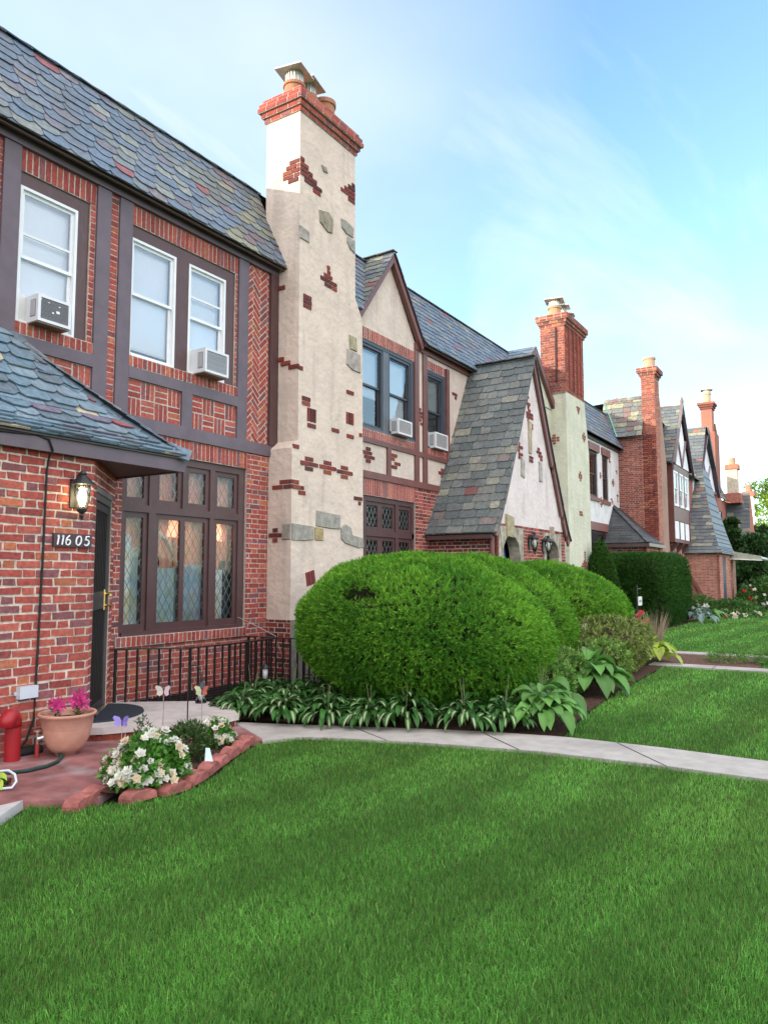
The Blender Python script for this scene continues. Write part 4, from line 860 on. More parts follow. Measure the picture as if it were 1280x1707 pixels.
for u, v_, rows in ((19.9, 6.2, [(0, .3), (.06, .24), (.1, .2)]), (20.35, 5.55, CR), (19.95, 4.4, CR), (19.95, 3.3, [(0, .25), (0, .3)]), (20.2, 2.2, [(.1, .2), (.1, .2), (.1, .2), (.1, .2), (0, .3), (.05, .25)]), (20.0, 1.95, [(.2, .34), (.1, .44), (0, .54), (0, .54), (.1, .44), (.2, .34)])): om = MB(); crossb(om, cfr, u, v_, rows, pal=RB_); om.build('brick_ornament', MASON, ch)
for u, v_, rows in ((.12, 5.3, CR), (.2, 4.0, [(0, .2), (0, .2), (0, .2)])): om = MB(); crossb(om, csd, u, v_, rows, pal=RB_); om.build('brick_ornament', MASON, ch)
for u, v_, rows in ((22.55, 4.95, CR), (22.3, 4.0, [(.1, .2), (0, .3), (.1, .2), (0, .3), (.1, .2)]), (24.1, 4.9, [(0, .12), (.0, .2), (0, .12)]), (24.05, 4.1, [(.1, .2), (0, .3), (.1, .2), (0, .3), (.1, .2)]), (25.5, 4.85, CR), (25.3, 4.15, [(0, .2), (.1, .3), (.2, .3)]), (26.0, 5.2, [(0, .2), (.1, .2)]), (26.05, 4.35, [(0, .24), (.08, .16), (.08, .16), (.08, .16)]), (25.2, 5.5, [(0, .12), (0, .2)])): om = MB(); crossb(om, FAC, u, v_, rows, pal=RB_); om.build('brick_ornament', MASON, Cc)
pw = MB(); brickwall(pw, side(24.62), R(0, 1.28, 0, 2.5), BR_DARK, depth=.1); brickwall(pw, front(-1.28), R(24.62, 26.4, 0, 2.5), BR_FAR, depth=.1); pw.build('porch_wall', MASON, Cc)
r = MB(); ez, az = 2.58, 3.90
HL = Frame((24.42, 0, ez), (0, -1, 0), (1.2, 0, az-ez)); l1 = math.hypot(1.2, az-ez)
slates(r, HL, [(0, 0), (1.42, 0), (0, l1)], .11, (.3, .5), SL_DARK, .006, .0)
HF = Frame((0, -1.42, ez), (1, 0, 0), (0, 1.42, az-ez)); l2 = math.hypot(1.42, az-ez)
slates(r, HF, [(24.42, 0), (26.9, 0), (26.42, .12), (26.42, l2), (25.62, l2)], .11, (.3, .5), SL_DARK, .006, .0)
ridgecap(r, (24.42, -1.42, ez+.01), (25.62, 0, az+.01), .16, pal=SL_DARK, up=(-.5, -.5, .7)); r.build('porch_roof', SLATE, Cc)
f = MB(); f.box(24.44, 24.48, -1.42, 0, ez-.13, ez-.01, (0.09, 0.055, 0.05)); f.box(24.48, 26.9, -1.42, -1.38, ez-.12, ez-.01, (0.24, 0.20, 0.17)); f.box(24.5, 26.38, -1.36, 0, ez-.05, ez-.03, (0.07, 0.05, 0.05)); f.build('porch_fascia', PAINT, Cc)

# ------------------------------------------------------------ HOUSE D : brick wing with tall chimney, white oriel
D_ = thing('brick_house', 'brick house with a tall plain chimney and white gabled oriel window', 'house', (29, 0, 0))
w = MB(); brickwall(w, side(26.42), R(-.2, 1.3, 0, 6.42), BR_FAR, depth=.1, mortar=(0.40, 0.32, 0.27))
w.box(26.5, 28.1, -1.2, 1.2, 0, 6.4, (0.3, 0.12, 0.09)); w.box(28.1, 30.7, -.7, 0, 0, 5.9, (0.34, 0.14, 0.1)); brickwall(w, front(-.7), R(28.1, 36.5, 0, 2.9), BR_PALE, depth=.1)
w.box(30.7, 36.5, -.68, .2, 2.9, 5.9, (0.30, 0.12, 0.09)); w.box(26.9, 36, 1.2, 8, 0, 7.2, (0.3, 0.12, 0.09)); w.build('wall', MASON, D_)
s_ = MB(); cfd = front(-1.3); sil = [(26.42, 0), (28.05, 0), (28.0, 5.5), (27.35, 7.4), (27.12, 7.9), (27.12, 8.5), (26.42, 8.5)]
s_.prism(sil, cfd, -.45, 0, (0.34, 0.22, 0.17))
brickwall(s_, cfd, sil, BR_PALE, depth=0, mortar=(0.4, .32, .27)); brickwall(s_, side(26.42), R(.85, 1.3, 6.42, 8.5), BR_FAR, depth=0)
for k, (e, h_) in enumerate(((.03, .09), (.08, .09), (.13, .09), (.13, .08))): corbel(s_, 26.42-e, 27.12+e, -1.3-e, -.85+e, 8.42+k*.09, h_, BR_FAR)
sh_ = s_.build('chimney', MASON, D_); pot(sh_, 26.72, -1.08, 8.76, .2, .42, 0, (0.45, 0.30, 0.20))
r = MB(); DLr = Frame((26.2, 0, 6.36), (0, -1, 0), (.55, 0, 1.42)); l3 = math.hypot(.55, 1.42)
slates(r, DLr, R(-.55, .88, 0, l3), .2, (.25, .45), [((0.15, 0.16, 0.155), 4), ((0.22, 0.215, 0.15), 3), ((0.19, 0.12, 0.11), 1.6), ((0.28, 0.27, 0.19), 1.3), ((0.24, 0.12, 0.09), .8)], .02, .04)
for x in range(9): r.prism([(-.55+x*.16, l3-.04), (-.36+x*.16, l3-.05), (-.37+x*.16, l3+.07+random.random()*.07), (-.52+x*.16, l3+.08)], DLr, -.02, .05, pick(SL_OLIVE))
r.face([(26.75, -.85, 7.76), (26.75, .55, 7.76), (36, .55, 7.6), (36, -.3, 7.6)], (.09, .09, .09)); r.face([(26.75, .55, 7.76), (36, .55, 7.6), (36, 8, 7.3), (26.75, 8, 7.3)], (.09, .09, .09))
slates(r, Frame((0, -.9, 5.95), (1, 0, 0), (0, 1.4, 1.6)), R(27.6, 37.6, 0, 2.1), .2, (.25, .45), SL_FAR, .015, .03)
ox, oz, hw = 32.35, 8.62, 1.95
gll = math.hypot(hw, oz-5.98)
slates(r, Frame((ox-hw, 0, 5.98), (0, -1, 0), (hw, 0, oz-5.98)), R(-.6, 1.12, 0, gll), .2, (.25, .45), SL_FAR, .016, .03); slates(r, Frame((ox+hw, 0, 5.98), (0, 1, 0), (-hw, 0, oz-5.98)), R(-1.12, .6, 0, gll), .2, (.25, .45), SL_FAR, .016, .03)
r.build('roof', SLATE, D_)
fm = MB(); fm.bar((26.17, -.02, 6.38), (26.72, .52, 7.78), .05, .05, (0.22, 0.45, 0.38)); fm.build('flashing', METAL, D_)
ob = MB(); OC = (0.14, 0.052, 0.045)
ob.box(30.7, 34.0, -.98, -.5, 2.85, 2.98, OC); ob.box(30.7, 30.8, -.98, -.5, 2.98, 5.96, OC); ob.box(33.9, 34, -.98, -.5, 2.98, 5.96, OC); ob.box(30.8, 33.9, -.96, -.9, 3.72, 4.3, OC); ob.box(30.8, 33.9, -1.0, -.9, 5.72, 5.96, OC); ob.box(30.8, 33.9, -.5, -.48, 2.9, 5.9, (.05, .04, .04))
for x in (31.8, 32.86): ob.box(x-.06, x+.06, -1.0, -.9, 4.3, 5.72, OC)
for x in (31.83, 32.86): ob.box(x-.05, x+.05, -.97, -.9, 2.98, 3.72, OC)
oriel = ob.build('oriel', PAINT, D_)
for x in (30.84, 31.9, 32.93): pn = MB(); pn.box(x, x+.9, -.95, -.93, 3.0, 3.7, (0.78, 0.79, 0.82)); pn.build('white_panel', STUCCO, oriel)
pn = MB(); pn.prism([(30.75, 6.0), (33.95, 6.0), (32.35, 8.3)], front(-1.0), -.4, 0, (0.78, 0.79, 0.84)); pn.build('white_panel', STUCCO, oriel)
for x in (30.84, 31.88, 32.93): sash(D_, x, x+.93, 4.3, 5.72, -.96, (0.80, 0.81, 0.83), .08, blind=.6, blindcol=(.75, .77, .8))
tm = MB(); tf = front(-1.03)
for pts in ([(32.35, 6.0), (31.5, 7.2)], [(32.35, 6.0), (33.2, 7.2)]): tm.bar((pts[0][0], -1.02, pts[0][1]), (pts[1][0], -1.02, pts[1][1]), .1, .06, (0.22, .15, .16))
verge(tm, (32.35, 8.72), (34.35, 5.95), -1.16, -1.06, .16, col=(.10, .05, .06)); verge(tm, (32.35, 8.72), (30.4, 5.95), -1.16, -1.06, .1, col=(.16, .12, .12)); tm.prism([(32.05, 8.2), (32.65, 8.2), (32.35, 8.62)], front(-1.05), 0, .08, (.10, .06, .06))
tm.lathe((32.35, -1.1, 8.62), [(.06, 0), (.08, .15), (.03, .32)], (.2, .12, .1), 8); tm.build('verge_board', PAINT, D_)
for x in (31.2, 32.4, 33.5): bk = MB(); bk.bar((x, -.62, 2.45), (x, -.95, 2.84), .12, .16, (.10, .05, .045)); bk.build('bracket', PAINT, D_)
lwn = MB(); lwn.box(31.0, 32.6, -.73, -.69, .9, 2.5, (.05, .05, .055)); lo_ = lwn.build('window', PAINT, D_); gp = MB(); gp.face([(31.1, -.735, 1), (32.5, -.735, 1), (32.5, -.735, 2.4), (31.1, -.735, 2.4)], (.02, .03, .03)); gp.build('pane', GLASS, lo_)

# ------------------------------------------------------------ HOUSE E : swooping slate porch roof, white gable, awning
E_ = thing('gabled_house', 'far house with a sweeping slate porch roof, white gable and pale awning', 'house', (38, 0, 0))
w = MB(); brickwall(w, side(34.1), R(.0, 2.05, 0, 2.45), BR_PALE, depth=.1); brickwall(w, front(-2.05), R(34.1, 35.0, 0, 2.6), BR_PALE, depth=.1); brickwall(w, front(-2.05), R(36.0, 38.2, 0, 2.6), BR_PALE, depth=.1); w.box(35.0, 36.0, -2.0, -1.95, 0, 2.6, (.02, .02, .025)); w.box(35.0, 36.0, -2.05, -1.9, 2.35, 2.6, pick(BR_PALE))
w.box(34.2, 38.2, -1.9, 0, 0, 2.5, (.25, .1, .08)); w.box(36.5, 44.5, -.7, 8, 0, 6.3, (.72, .72, .73)); w.build('wall', MASON, E_)
dr = MB(); dr.box(35.04, 35.9, -2.04, -2.0, .15, 2.33, (.05, .055, .09)); dr.build('door', PAINT, E_)
r = MB(); prf = [(0, 2.47), (.35, 2.78), (1.1, 3.55), (2.2, 4.85), (3.7, 6.6), (5.2, 8.85)]
CF = Curved((33.9, 0, 0), (0, -1, 0), (1, 0, 0), prf)
yf = [2.2, 2.02, 1.75, 1.38, .95, .95]
for i in range(5): slates(r, CF, [(-.6, CF.L[i]), (yf[i], CF.L[i]), (yf[i+1], CF.L[i+1]), (-.6, CF.L[i+1])], .22, (.3, .5), SL_FAR, .018, .04)
for i in range(4):
    (d0, z0), (d1, z1) = prf[i], prf[i+1]; xa, xb = 33.9+d0, 33.9+d1; xr0, xr1 = lerp(38.4, 39.2, d0/3.7), lerp(38.4, 39.2, d1/3.7)
    r.face([(xa, -yf[i], z0), (xr0, -yf[i], z0), (xr1, -yf[i+1], z1), (xb, -yf[i+1], z1)], (.14, .165, .20))
    n = 4
    for k in range(n): 
        t_ = k/n; r.bar((lerp(xa, xb, t_), -lerp(yf[i], yf[i+1], t_)-.01, lerp(z0, z1, t_)), (lerp(xr0, xr1, t_), -lerp(yf[i], yf[i+1], t_)-.01, lerp(z0, z1, t_)), .02, .02, (.05, .055, .06))
slates(r, Frame((42.9, 0, 5.9), (0, 1, 0), (-3.8, 0, 2.95)), R(-1.0, .6, 0, 4.8), .22, (.3, .5), SL_FAR, .018, .04)
r.face([(36.5, -.7, 6.3), (44.5, -.7, 6.3), (44.5, 8, 7), (36.5, 8, 7)], (.1, .1, .11)); r.build('roof', SLATE, E_)
g = MB(); g.prism([(37.3, 5.9), (42.5, 5.9), (39.9, 8.75)], front(-.78), -.3, 0, (.74, .74, .80)); g.build('white_gable', STUCCO, E_)
tm = MB(); verge(tm, (39.9, 8.95), (42.75, 5.85), -.98, -.8, .2, col=(.08, .05, .07)); verge(tm, (39.9, 8.95), (37.1, 5.85), -.98, -.8, .1, col=(.1, .06, .07))
tm.prism([(39.4, 8.2), (40.4, 8.2), (39.9, 8.75)], front(-.8), 0, .1, (.11, .06, .07)); tm.bar((39.9, -.8, 6.0), (39.0, -.8, 7.1), .08, .08, (.25, .2, .24)); tm.bar((39.9, -.8, 6.0), (40.8, -.8, 7.1), .08, .08, (.25, .2, .24)); tm.box(38, 43, -.84, -.75, 5.78, 5.9, (.12, .06, .06))
for x in (38.7, 39.7, 40.7, 41.6): tm.box(x-.09, x+.09, -.8, -.7, 4.2, 5.78, (.10, .05, .055))
tm.build('timber_frame', PAINT, E_)
for x in (38.8, 39.8, 40.8): sash(E_, x, x+.8, 4.3, 5.75, -.76, (.7, .7, .72), .08, blind=.5)
s_ = MB(); s_.box(42.5, 44.0, -.85, -.1, 5, 9.2, (.30, .12, .09)); s_.box(42.5, 43.2, -.75, -.2, 9.2, 10.6, (.34, .15, .11))
for k, (e, h_) in enumerate(((.05, .12), (.1, .12), (.16, .14))): s_.box(42.5-e, 43.2+e, -.75-e, -.2+e, 10.45+k*.12, 10.57+k*.12, pick(BR_FAR))
s_.prism([(43.2, 9.2), (44.0, 9.2), (43.3, 9.75), (43.2, 9.75)], front(-.8), -.6, 0, (.30, .12, .09)); c4 = s_.build('chimney', MASON, E_); pot(c4, 42.85, -.48, 10.8, .2, .6, .6, (.50, .38, .25))
aw = MB(); aw.prism([(.0, 2.30), (1.25, 2.22), (1.33, 2.28), (1.26, 2.38), (1.0, 2.46), (0, 2.66)], Frame((37.3, -2.06, 0), (0, -1, 0), (0, 0, 1)), -2.6, 0, (.34, .35, .28), back=True); aw.bar((37.28, -2.06, 2.295), (37.28, -3.36, 2.215), .05, .04, (.74, .74, .70)); aw.bar((37.4, -2.2, 0), (37.4, -2.2, 2.35), .09, .09, (.34, .25, .2)); aw.build('awning', PAINT, E_)
ap = MB(); ap.bar((34.02, -.55, 2.2), (34.02, -1.75, .0), .14, .1, (.20, .075, .065)); ap.build('downspout', PAINT, E_)

# ------------------------------------------------------------ HOUSE F and G : the far end of the row
F_ = thing('brick_house', 'distant brick house with pale stone chimney and slate porch gable', 'house', (48, 0, 0))
w = MB(); w.box(44.6, 50.2, -.2, 8, 0, 6.1, (.33, .13, .10)); w.box(46.2, 47.2, -.24, -.2, 3.6, 5.4, (.06, .04, .05)); w.box(47.6, 48.5, -.24, -.2, 3.6, 5.4, (.06, .04, .05)); w.build('wall', MASON, F_)
r = MB(); slates(r, Frame((0, -.35, 6.1), (1, 0, 0), (0, .8, 1.9)), R(44.6, 50.2, 0, 2.05), .3, (.4, .7), SL_FAR, .02, .04); r.face([(44.6, .45, 8), (50.2, .45, 8), (50.2, 8, 7.6), (44.6, 8, 7.6)], (.1, .1, .1)); r.build('roof', SLATE, F_)
r = MB(); slates(r, Frame((50.2, 0, 3.2), (0, -1, 0), (.8, 0, 3.4)), R(.0, 1.5, 0, 3.49), .26, (.35, .6), SL_FAR, .02, .03); r.bar((51.02, -.1, 6.62), (51.02, -1.5, 6.62), .12, .1, (.5, .5, .5)); r.build('porch_roof', SLATE, F_)
w2 = MB(); w2.prism([(50.35, 0), (54.0, 0), (54.0, 3.3), (51.9, 6.5), (51.05, 6.5), (50.35, 3.5)], front(-1.45), -1.4, 0, (.38, .15, .10)); w2.build('porch_wall', MASON, F_)
s_ = MB(); s_.box(50.05, 50.75, -.95, -.35, 6.62, 8.1, (.55, .47, .36)); s_.box(49.97, 50.83, -1.03, -.27, 8.1, 8.4, (.40, .16, .11)); s_.box(49.9, 50.9, -1.1, -.2, 6.0, 6.6, (.36, .14, .11)); s_.lathe((50.4, -.65, 8.4), [(.2, 0), (.18, .45)], (.45, .27, .18), 10); s_.build('chimney', STONE, F_)
G_ = thing('brick_house', 'last house of the row with a white rendered chimney among trees', 'house', (66, 0, 0))
w = MB(); w.box(61.2, 72, .8, 8, 0, 5.4, (.34, .14, .1)); w.build('wall', MASON, G_); s_ = MB(); s_.box(60.2, 61.0, -.72, -.1, 0, 7.35, (.78, .77, .76)); s_.box(60.1, 61.1, -.82, 0, 7.35, 7.7, (.42, .17, .12)); s_.lathe((60.6, -.4, 7.7), [(.22, 0), (.2, .5)], (.42, .22, .15), 10); s_.build('chimney', STUCCO, G_)
r = MB(); slates(r, Frame((0, .6, 5.4), (1, 0, 0), (0, 1.0, 1.4)), R(61.2, 72, 0, 1.7), .3, (.4, .7), SL_FAR, .02, .04); r.build('roof', SLATE, G_)
dm = MB(); dm.box(57, 58.2, -.72, -.1, 0, 5.5, (.22, .21, .2)); dm.build('side_porch', SLATE, G_)

# ------------------------------------------------------------ things on and around the houses
def air_con(x0, x1, z0, z1, y0, label, face=(0.42, 0.43, 0.45), style=0):
    y1 = 0.06
    o = thing('air_conditioner', label, 'air conditioner', ((x0+x1)/2, 0, z0), 'window air conditioners')
    c = MB(); C0 = (0.66, 0.67, 0.69); c.box(x0, x1, y0+.02, y1, z0, z1, C0); c.box(x0-.0, x1, y0, y0+.02, z1-.03, z1, C0); c.box(x0, x1, y0, y0+.02, z0, z0+.03, C0); c.box(x0, x0+.03, y0, y0+.02, z0+.03, z1-.03, C0); c.box(x1-.03, x1, y0, y0+.02, z0+.03, z1-.03, C0)
    c.box(x0-.12, x0, .03, .06, z0+.02, z1+.02, (.62, .63, .60)); c.box(x1, x1+.1, .03, .06, z0+.02, z1+.02, (.62, .63, .60)); c.build('casing', PLASTIC, o)
    g = MB(); g.box(x0+.03, x1-.03, y0+.012, y0+.018, z0+.03, z1-.03, (.10, .10, .11)); n = 16
    for k in range(n): z = z0+.035+(z1-z0-.07)*k/n; g.box(x0+.03, x1-.03, y0+.004, y0+.013, z, z+(z1-z0-.07)/n*.55, jit(face, .08))
    if style == 1:
        for (u, v, s) in ((.55, .45, .035), (.42, .4, .02), (.06, .8, .015), (.3, .75, .012), (.62, .7, .015)): xx, z_ = lerp(x0, x1, u), lerp(z0, z1, v); g.box(xx, xx+s, y0+.001, y0+.004, z_, z_+s*.7, (.8, .82, .84))
    g.build('grille', PLASTIC, o)
    l = MB(); l.box(x0-.003, x0, y0+.04, y0+.13, z0+.05, z1-.05, (.2, .2, .21))
    for k in range(4): l.box(x0-.007, x0-.003, y0+.05+k*.02, y0+.06+k*.02, z0+.06, z1-.06, (.5, .5, .52))
    l.build('louvre', PLASTIC, o)
    b = MB(); b.box(x0, x1, y0+.02, y1, z0-.012, z0-.001, (.30, .25, .20)); b.build('base_pan', METAL, o)
    return o
air_con(4.25, 4.62, 4.065, 4.34, -.19, 'air conditioner with a torn dark grille in the window above the porch roof', (.20, .20, .22), 1)
air_con(6.48, 6.89, 4.065, 4.37, -.22, 'boxy white air conditioner beside the herringbone brick panel', (.38, .39, .42))
air_con(11.22, 11.72, 4.065, 4.34, -.15, 'air conditioner in the wide dark window under the small stucco gable', (.46, .44, .44))
air_con(12.66, 13.18, 4.02, 4.33, -.13, 'air conditioner in the narrow dark window next to the gabled porch roof', (.46, .45, .46))

def lantern(name, label, x, y, z, s=1.0, lit=False, arm=True):
    o = thing(name, label, 'lantern', (x, y, z)); B_ = (.012, .012, .013)
    a = MB(); a.box(x-.055*s, x+.055*s, y-.015, y, z-.12*s, z+.14*s, B_)
    yy = y-.11*s; a.tube([(x, y-.01, z+.13*s), (x, y-.06*s, z+.19*s), (x, yy, z+.2*s)], .011*s, B_); a.build('wall_plate', IRON, o)
    c = MB(); c.lathe((x, yy, z), [(.02*s, .21*s), (.035*s, .185*s), (.03*s, .17*s), (.1*s, .10*s), (.105*s, .085*s), (.07*s, .082*s)][::-1], B_, 16); c.lathe((x, yy, z), [(.006*s, -.24*s), (.018*s, -.2*s), (.012*s, -.18*s), (.04*s, -.16*s), (.045*s, -.135*s)], B_, 14)
    for k in range(6): t_ = k*math.pi/3; c.tube([(x+.072*s*math.cos(t_), yy+.072*s*math.sin(t_), z+.085*s), (x+.072*s*math.cos(t_), yy+.072*s*math.sin(t_), z), (x+.04*s*math.cos(t_), yy+.04*s*math.sin(t_), z-.14*s)], .004*s, B_, 5)
    c.build('cap', IRON, o)
    g = MB(); g.lathe((x, yy, z), [(.04*s, -.135*s), (.062*s, -.06*s), (.07*s, .02*s), (.07*s, .082*s)], (.8, .78, .6), 16); g.build('glass_shade', GLASS, o, True)
    b = MB(); b.lathe((x, yy, z), [(.02*s, -.11*s), (.036*s, -.05*s), (.034*s, 0), (.018*s, .05*s)], (.8, .8, .7), 12); b.build('bulb', BULB if lit else PLASTIC, o, True)
    return o
lantern('wall_lantern', 'lit black wall lantern above the house number on the brick porch', 4.2, -.96, 2.26, 1.0, True)
lantern('wall_lantern', 'unlit black lantern on a bracket beside the blue arched door', 14.2, PY-.02, 2.18, 1.0); lantern('wall_lantern', 'unlit black lantern beside the dark arched gate', 14.98, PY-.02, 2.15, 1.0)
# house number 116 05 : board with painted-on raised numerals
nb = thing('house_number', 'dark house number board reading 116 05 on the brick porch', 'sign', (4.18, -.96, 1.78))
b = MB(); b.box(3.99, 4.375, -.985, -.958, 1.78, 1.90, (.055, .032, .04)); b.build('board', PAINT, nb)
def stroke(mb, pts, w=.011): 
    for p, q in zip(pts[:-1], pts[1:]): mb.bar((p[0], -.990, p[1]), (q[0], -.990, q[1]), .010, w, (.86, .87, .9), 0, (0, 1, 0))
def oval(cx, cz, rx, rz, a0=0, a1=360, n=14, sl=.15): return [(cx+rx*math.cos(math.radians(a0+(a1-a0)*k/n))+sl*rz*math.sin(math.radians(a0+(a1-a0)*k/n)), cz+rz*math.sin(math.radians(a0+(a1-a0)*k/n))) for k in range(n+1)]
zc = 1.84
for num in ([[(4.022, zc-.042), (4.036, zc+.042), (4.022, zc+.03)]], [[(4.067, zc-.042), (4.081, zc+.042), (4.067, zc+.03)]], [oval(4.127, zc-.018, .022, .024), [(4.106, zc-.01), (4.115, zc+.02), (4.142, zc+.044)]], [oval(4.235, zc, .026, .042)], [[(4.345, zc+.042), (4.312, zc+.04), (4.306, zc+.006)]+oval(4.317, zc-.016, .024, .026, 110, -140, 10)]):
    dg = MB()
    for st_ in num: stroke(dg, st_)
    dg.build('numeral', PLASTIC, nb)
jb = thing('junction_box', 'pale grey utility box on the brick porch wall above the red pipe', 'utility box', (3.8, -.96, .48))
b = MB(); b.box(3.71, 3.875, -1.02, -.96, .49, .59, (.50, .54, .60)); b.build('cover', PLASTIC, jb); b = MB(); b.box(3.69, 3.71, -.975, -.96, .52, .55, (.50, .54, .60)); b.build('lug', PLASTIC, jb)
cb = MB(); cb.tube([(3.2, -1.052, 2.70), (3.75, -1.054, 2.735), (3.86, -1.056, 2.71), (3.90, -1.055, 2.62), (3.905, -1.0, 2.57), (3.905, -.972, 2.45), (3.90, -.97, 1.7), (3.89, -.968, 1.0), (3.88, -.968, .5), (3.875, -.97, .3), (3.80, -.99, .14), (3.70, -1.02, .06)], .010, (.02, .018, .02), 8); o = cb.build('cable', RUBBER, None, True, loc=(3.9, -.97, .05)); tag(o, 'black cable running down the brick porch wall from the fascia', 'cable')
rp = thing('standpipe', 'stout red vent pipe with a bent hood at the foot of the porch wall', 'pipe', (3.6, -1.13, .03)); RED = (.30, .012, .018)
b = MB(); b.tube([(3.60, -1.12, .03), (3.60, -1.12, .32)], .062, RED, 18); b.build('pipe', PLASTIC, rp); b = MB(); b.tube([(3.60, -1.12, .30), (3.596, -1.123, .35), (3.575, -1.135, .385), (3.545, -1.15, .39), (3.515, -1.165, .365), (3.507, -1.17, .31)], [.063, .065, .066, .066, .063, .061], RED, 16); b.build('hood', PLASTIC, rp, True)
sp = thing('water_tap', 'small red capped tap with a chrome joint beside the terracotta pot', 'tap', (3.77, -1.2, .03))
b = MB(); b.tube([(3.765, -1.2, .03), (3.765, -1.2, .14)], .017, (.28, .03, .03), 10); b.build('riser', PLASTIC, sp); b = MB(); b.tube([(3.765, -1.2, .14), (3.765, -1.2, .235)], .012, (.45, .33, .3), 8); b.lathe((3.765, -1.2, .24), [(.03, 0), (.03, .012)], (.6, .45, .4), 10); b.tube([(3.765, -1.2, .18), (3.80, -1.22, .19), (3.82, -1.22, .165)], .02, (.5, .5, .5), 8); b.build('spout', METAL, sp)
hs = MB(); hs.tube([(3.82, -1.22, .165), (3.88, -1.24, .12), (3.90, -1.30, .06), (3.86, -1.40, .048), (3.74, -1.52, .046), (3.60, -1.58, .046), (3.45, -1.58, .046), (3.3, -1.5, .046)], .014, (.02, .045, .04), 10); o = hs.build('garden_hose', RUBBER, None, True, loc=(3.8, -1.35, .03)); tag(o, 'dark green garden hose looping from the tap across the red patio', 'hose')
hb_ = MB(); hb_.box(3.66, 3.9, -1.06, -.98, .03, .09, (.02, .02, .02)); hb_.tube([(3.62, -1.04, .06), (3.9, -1.06, .06)], .03, (.025, .025, .025), 10); o = hb_.build('soaker_hose_coil', RUBBER, None, loc=(3.78, -1.03, .03)); tag(o, 'black hose coil lying against the wall behind the red tap', 'hose')
# terracotta pot with two lilies
px, py = 3.985, -1.275
pt = thing('flower_pot', 'wide terracotta coloured pot planted with pink lilies by the door', 'pot', (px, py, .03)); TC = (.52, .27, .20)
b = MB(); b.lathe((px, py, .03), [(0.088, 0.0), (0.088, 0.0186), (0.1188, 0.0279), (0.154, 0.0744), (0.1804, 0.1395), (0.1954, 0.2093), (0.1989, 0.2278), (0.2024, 0.2325), (0.2006, 0.2465), (0.2059, 0.2511), (0.2042, 0.2651), (0.2094, 0.2697), (0.2112, 0.3116), (0.2306, 0.3208), (0.2341, 0.3367), (0.227, 0.346), (0.2112, 0.3422), (0.2068, 0.3162), (0.2024, 0.279)], TC, 40); b.build('bowl', CLAY, pt, True)
b = MB(); b.lathe((px, py, .03), [(.0, .28), (.195, .28), (.195, .285), (.0, .29)], (.05, .035, .025), 24); b.build('soil', SOIL, pt)
for k in range(3): pass
def lily(x, y, z, n, label):
    o = thing('lily', label, 'flower', (x, y, z)); parts = []; fl = []
    for k in range(n):
        a = random.uniform(0, 6.28); r_ = random.uniform(.0, .05); b0 = np.array([x+r_*math.cos(a), y+r_*math.sin(a), z]); hh = random.uniform(.09, .15)
        m = 22; t_ = RNG.uniform(.1, 1, m); ang = RNG.uniform(0, 6.28, m); P = b0+np.stack([.01*np.cos(ang), .01*np.sin(ang), t_*hh], 1); Dv = np.stack([np.cos(ang), np.sin(ang), .4+0*ang], 1)
        parts.append(leafgeo(P, Dv, np.tile([0, 0, 1.], (m, 1)), RNG.uniform(.05, .085, m), np.full(m, .014), np.array([.06, .16, .03])*RNG.uniform(.6, 1.4, (m, 1))))
        c0 = b0+np.array([0, 0, hh+.01]); ax = unit(np.array([[math.cos(a)*.7+RNG.uniform(-.3, .3), math.sin(a)*.7-.35, .55]]))[0]; e1 = unit(np.cross(ax, [0, 0, 1.])[None])[0]; e2 = np.cross(ax, e1)
        for s in range(6):
            th = s*math.pi/3; dv = ax*.75+(e1*math.cos(th)+e2*math.sin(th))*.62
            cc = np.array([[.62, .07, .27]])*RNG.uniform(.75, 1.15); fl.append(leafgeo(c0[None], dv[None], ax[None], [.105], [.038], cc, .04))
            tip = c0+unit(dv[None])[0]*.05; fl.append(leafgeo(tip[None], (ax*.1+(e1*math.cos(th)+e2*math.sin(th)))[None], ax[None], [.045], [.028], cc*1.1, -.05))
    V, F, C = merge(parts); npmesh('leaves', V, F, C, LEAF, o); V, F, C = merge(fl); npmesh('blossom', V, F, C, PETAL, o)
lily(px-.09, py+.05, .30, 3, 'pink lily clump in the left half of the terracotta pot'); lily(px+.07, py-.04, .31, 4, 'taller pink lily clump in the right half of the terracotta pot')
# half-round door mat
mt = MB(); cxm, cym = DF.P(.66, 0, 0).x, DF.P(.66, 0, 0).y; dvn = DF.n; du = DF.u
pts = [(cxm+du.x*.52*math.cos(a)+dvn.x*(.02+.40*math.sin(a)), cym+du.y*.52*math.cos(a)+dvn.y*(.02+.40*math.sin(a))) for a in np.linspace(math.pi, 2*math.pi, 25)*1.0]
pts = [(cxm+du.x*.52*math.cos(a)+dvn.x*(.02+.42*math.sin(a)), cym+du.y*.52*math.cos(a)+dvn.y*(.02+.42*math.sin(a))) for a in np.linspace(0, math.pi, 25)]
mt.prism(pts, GF, .15, .162, (.022, .03, .042), 0, .004); o = mt.build('doormat', RUBBER, None, loc=(cxm, cym, .15)); tag(o, 'dark half round doormat on the concrete stoop', 'doormat')
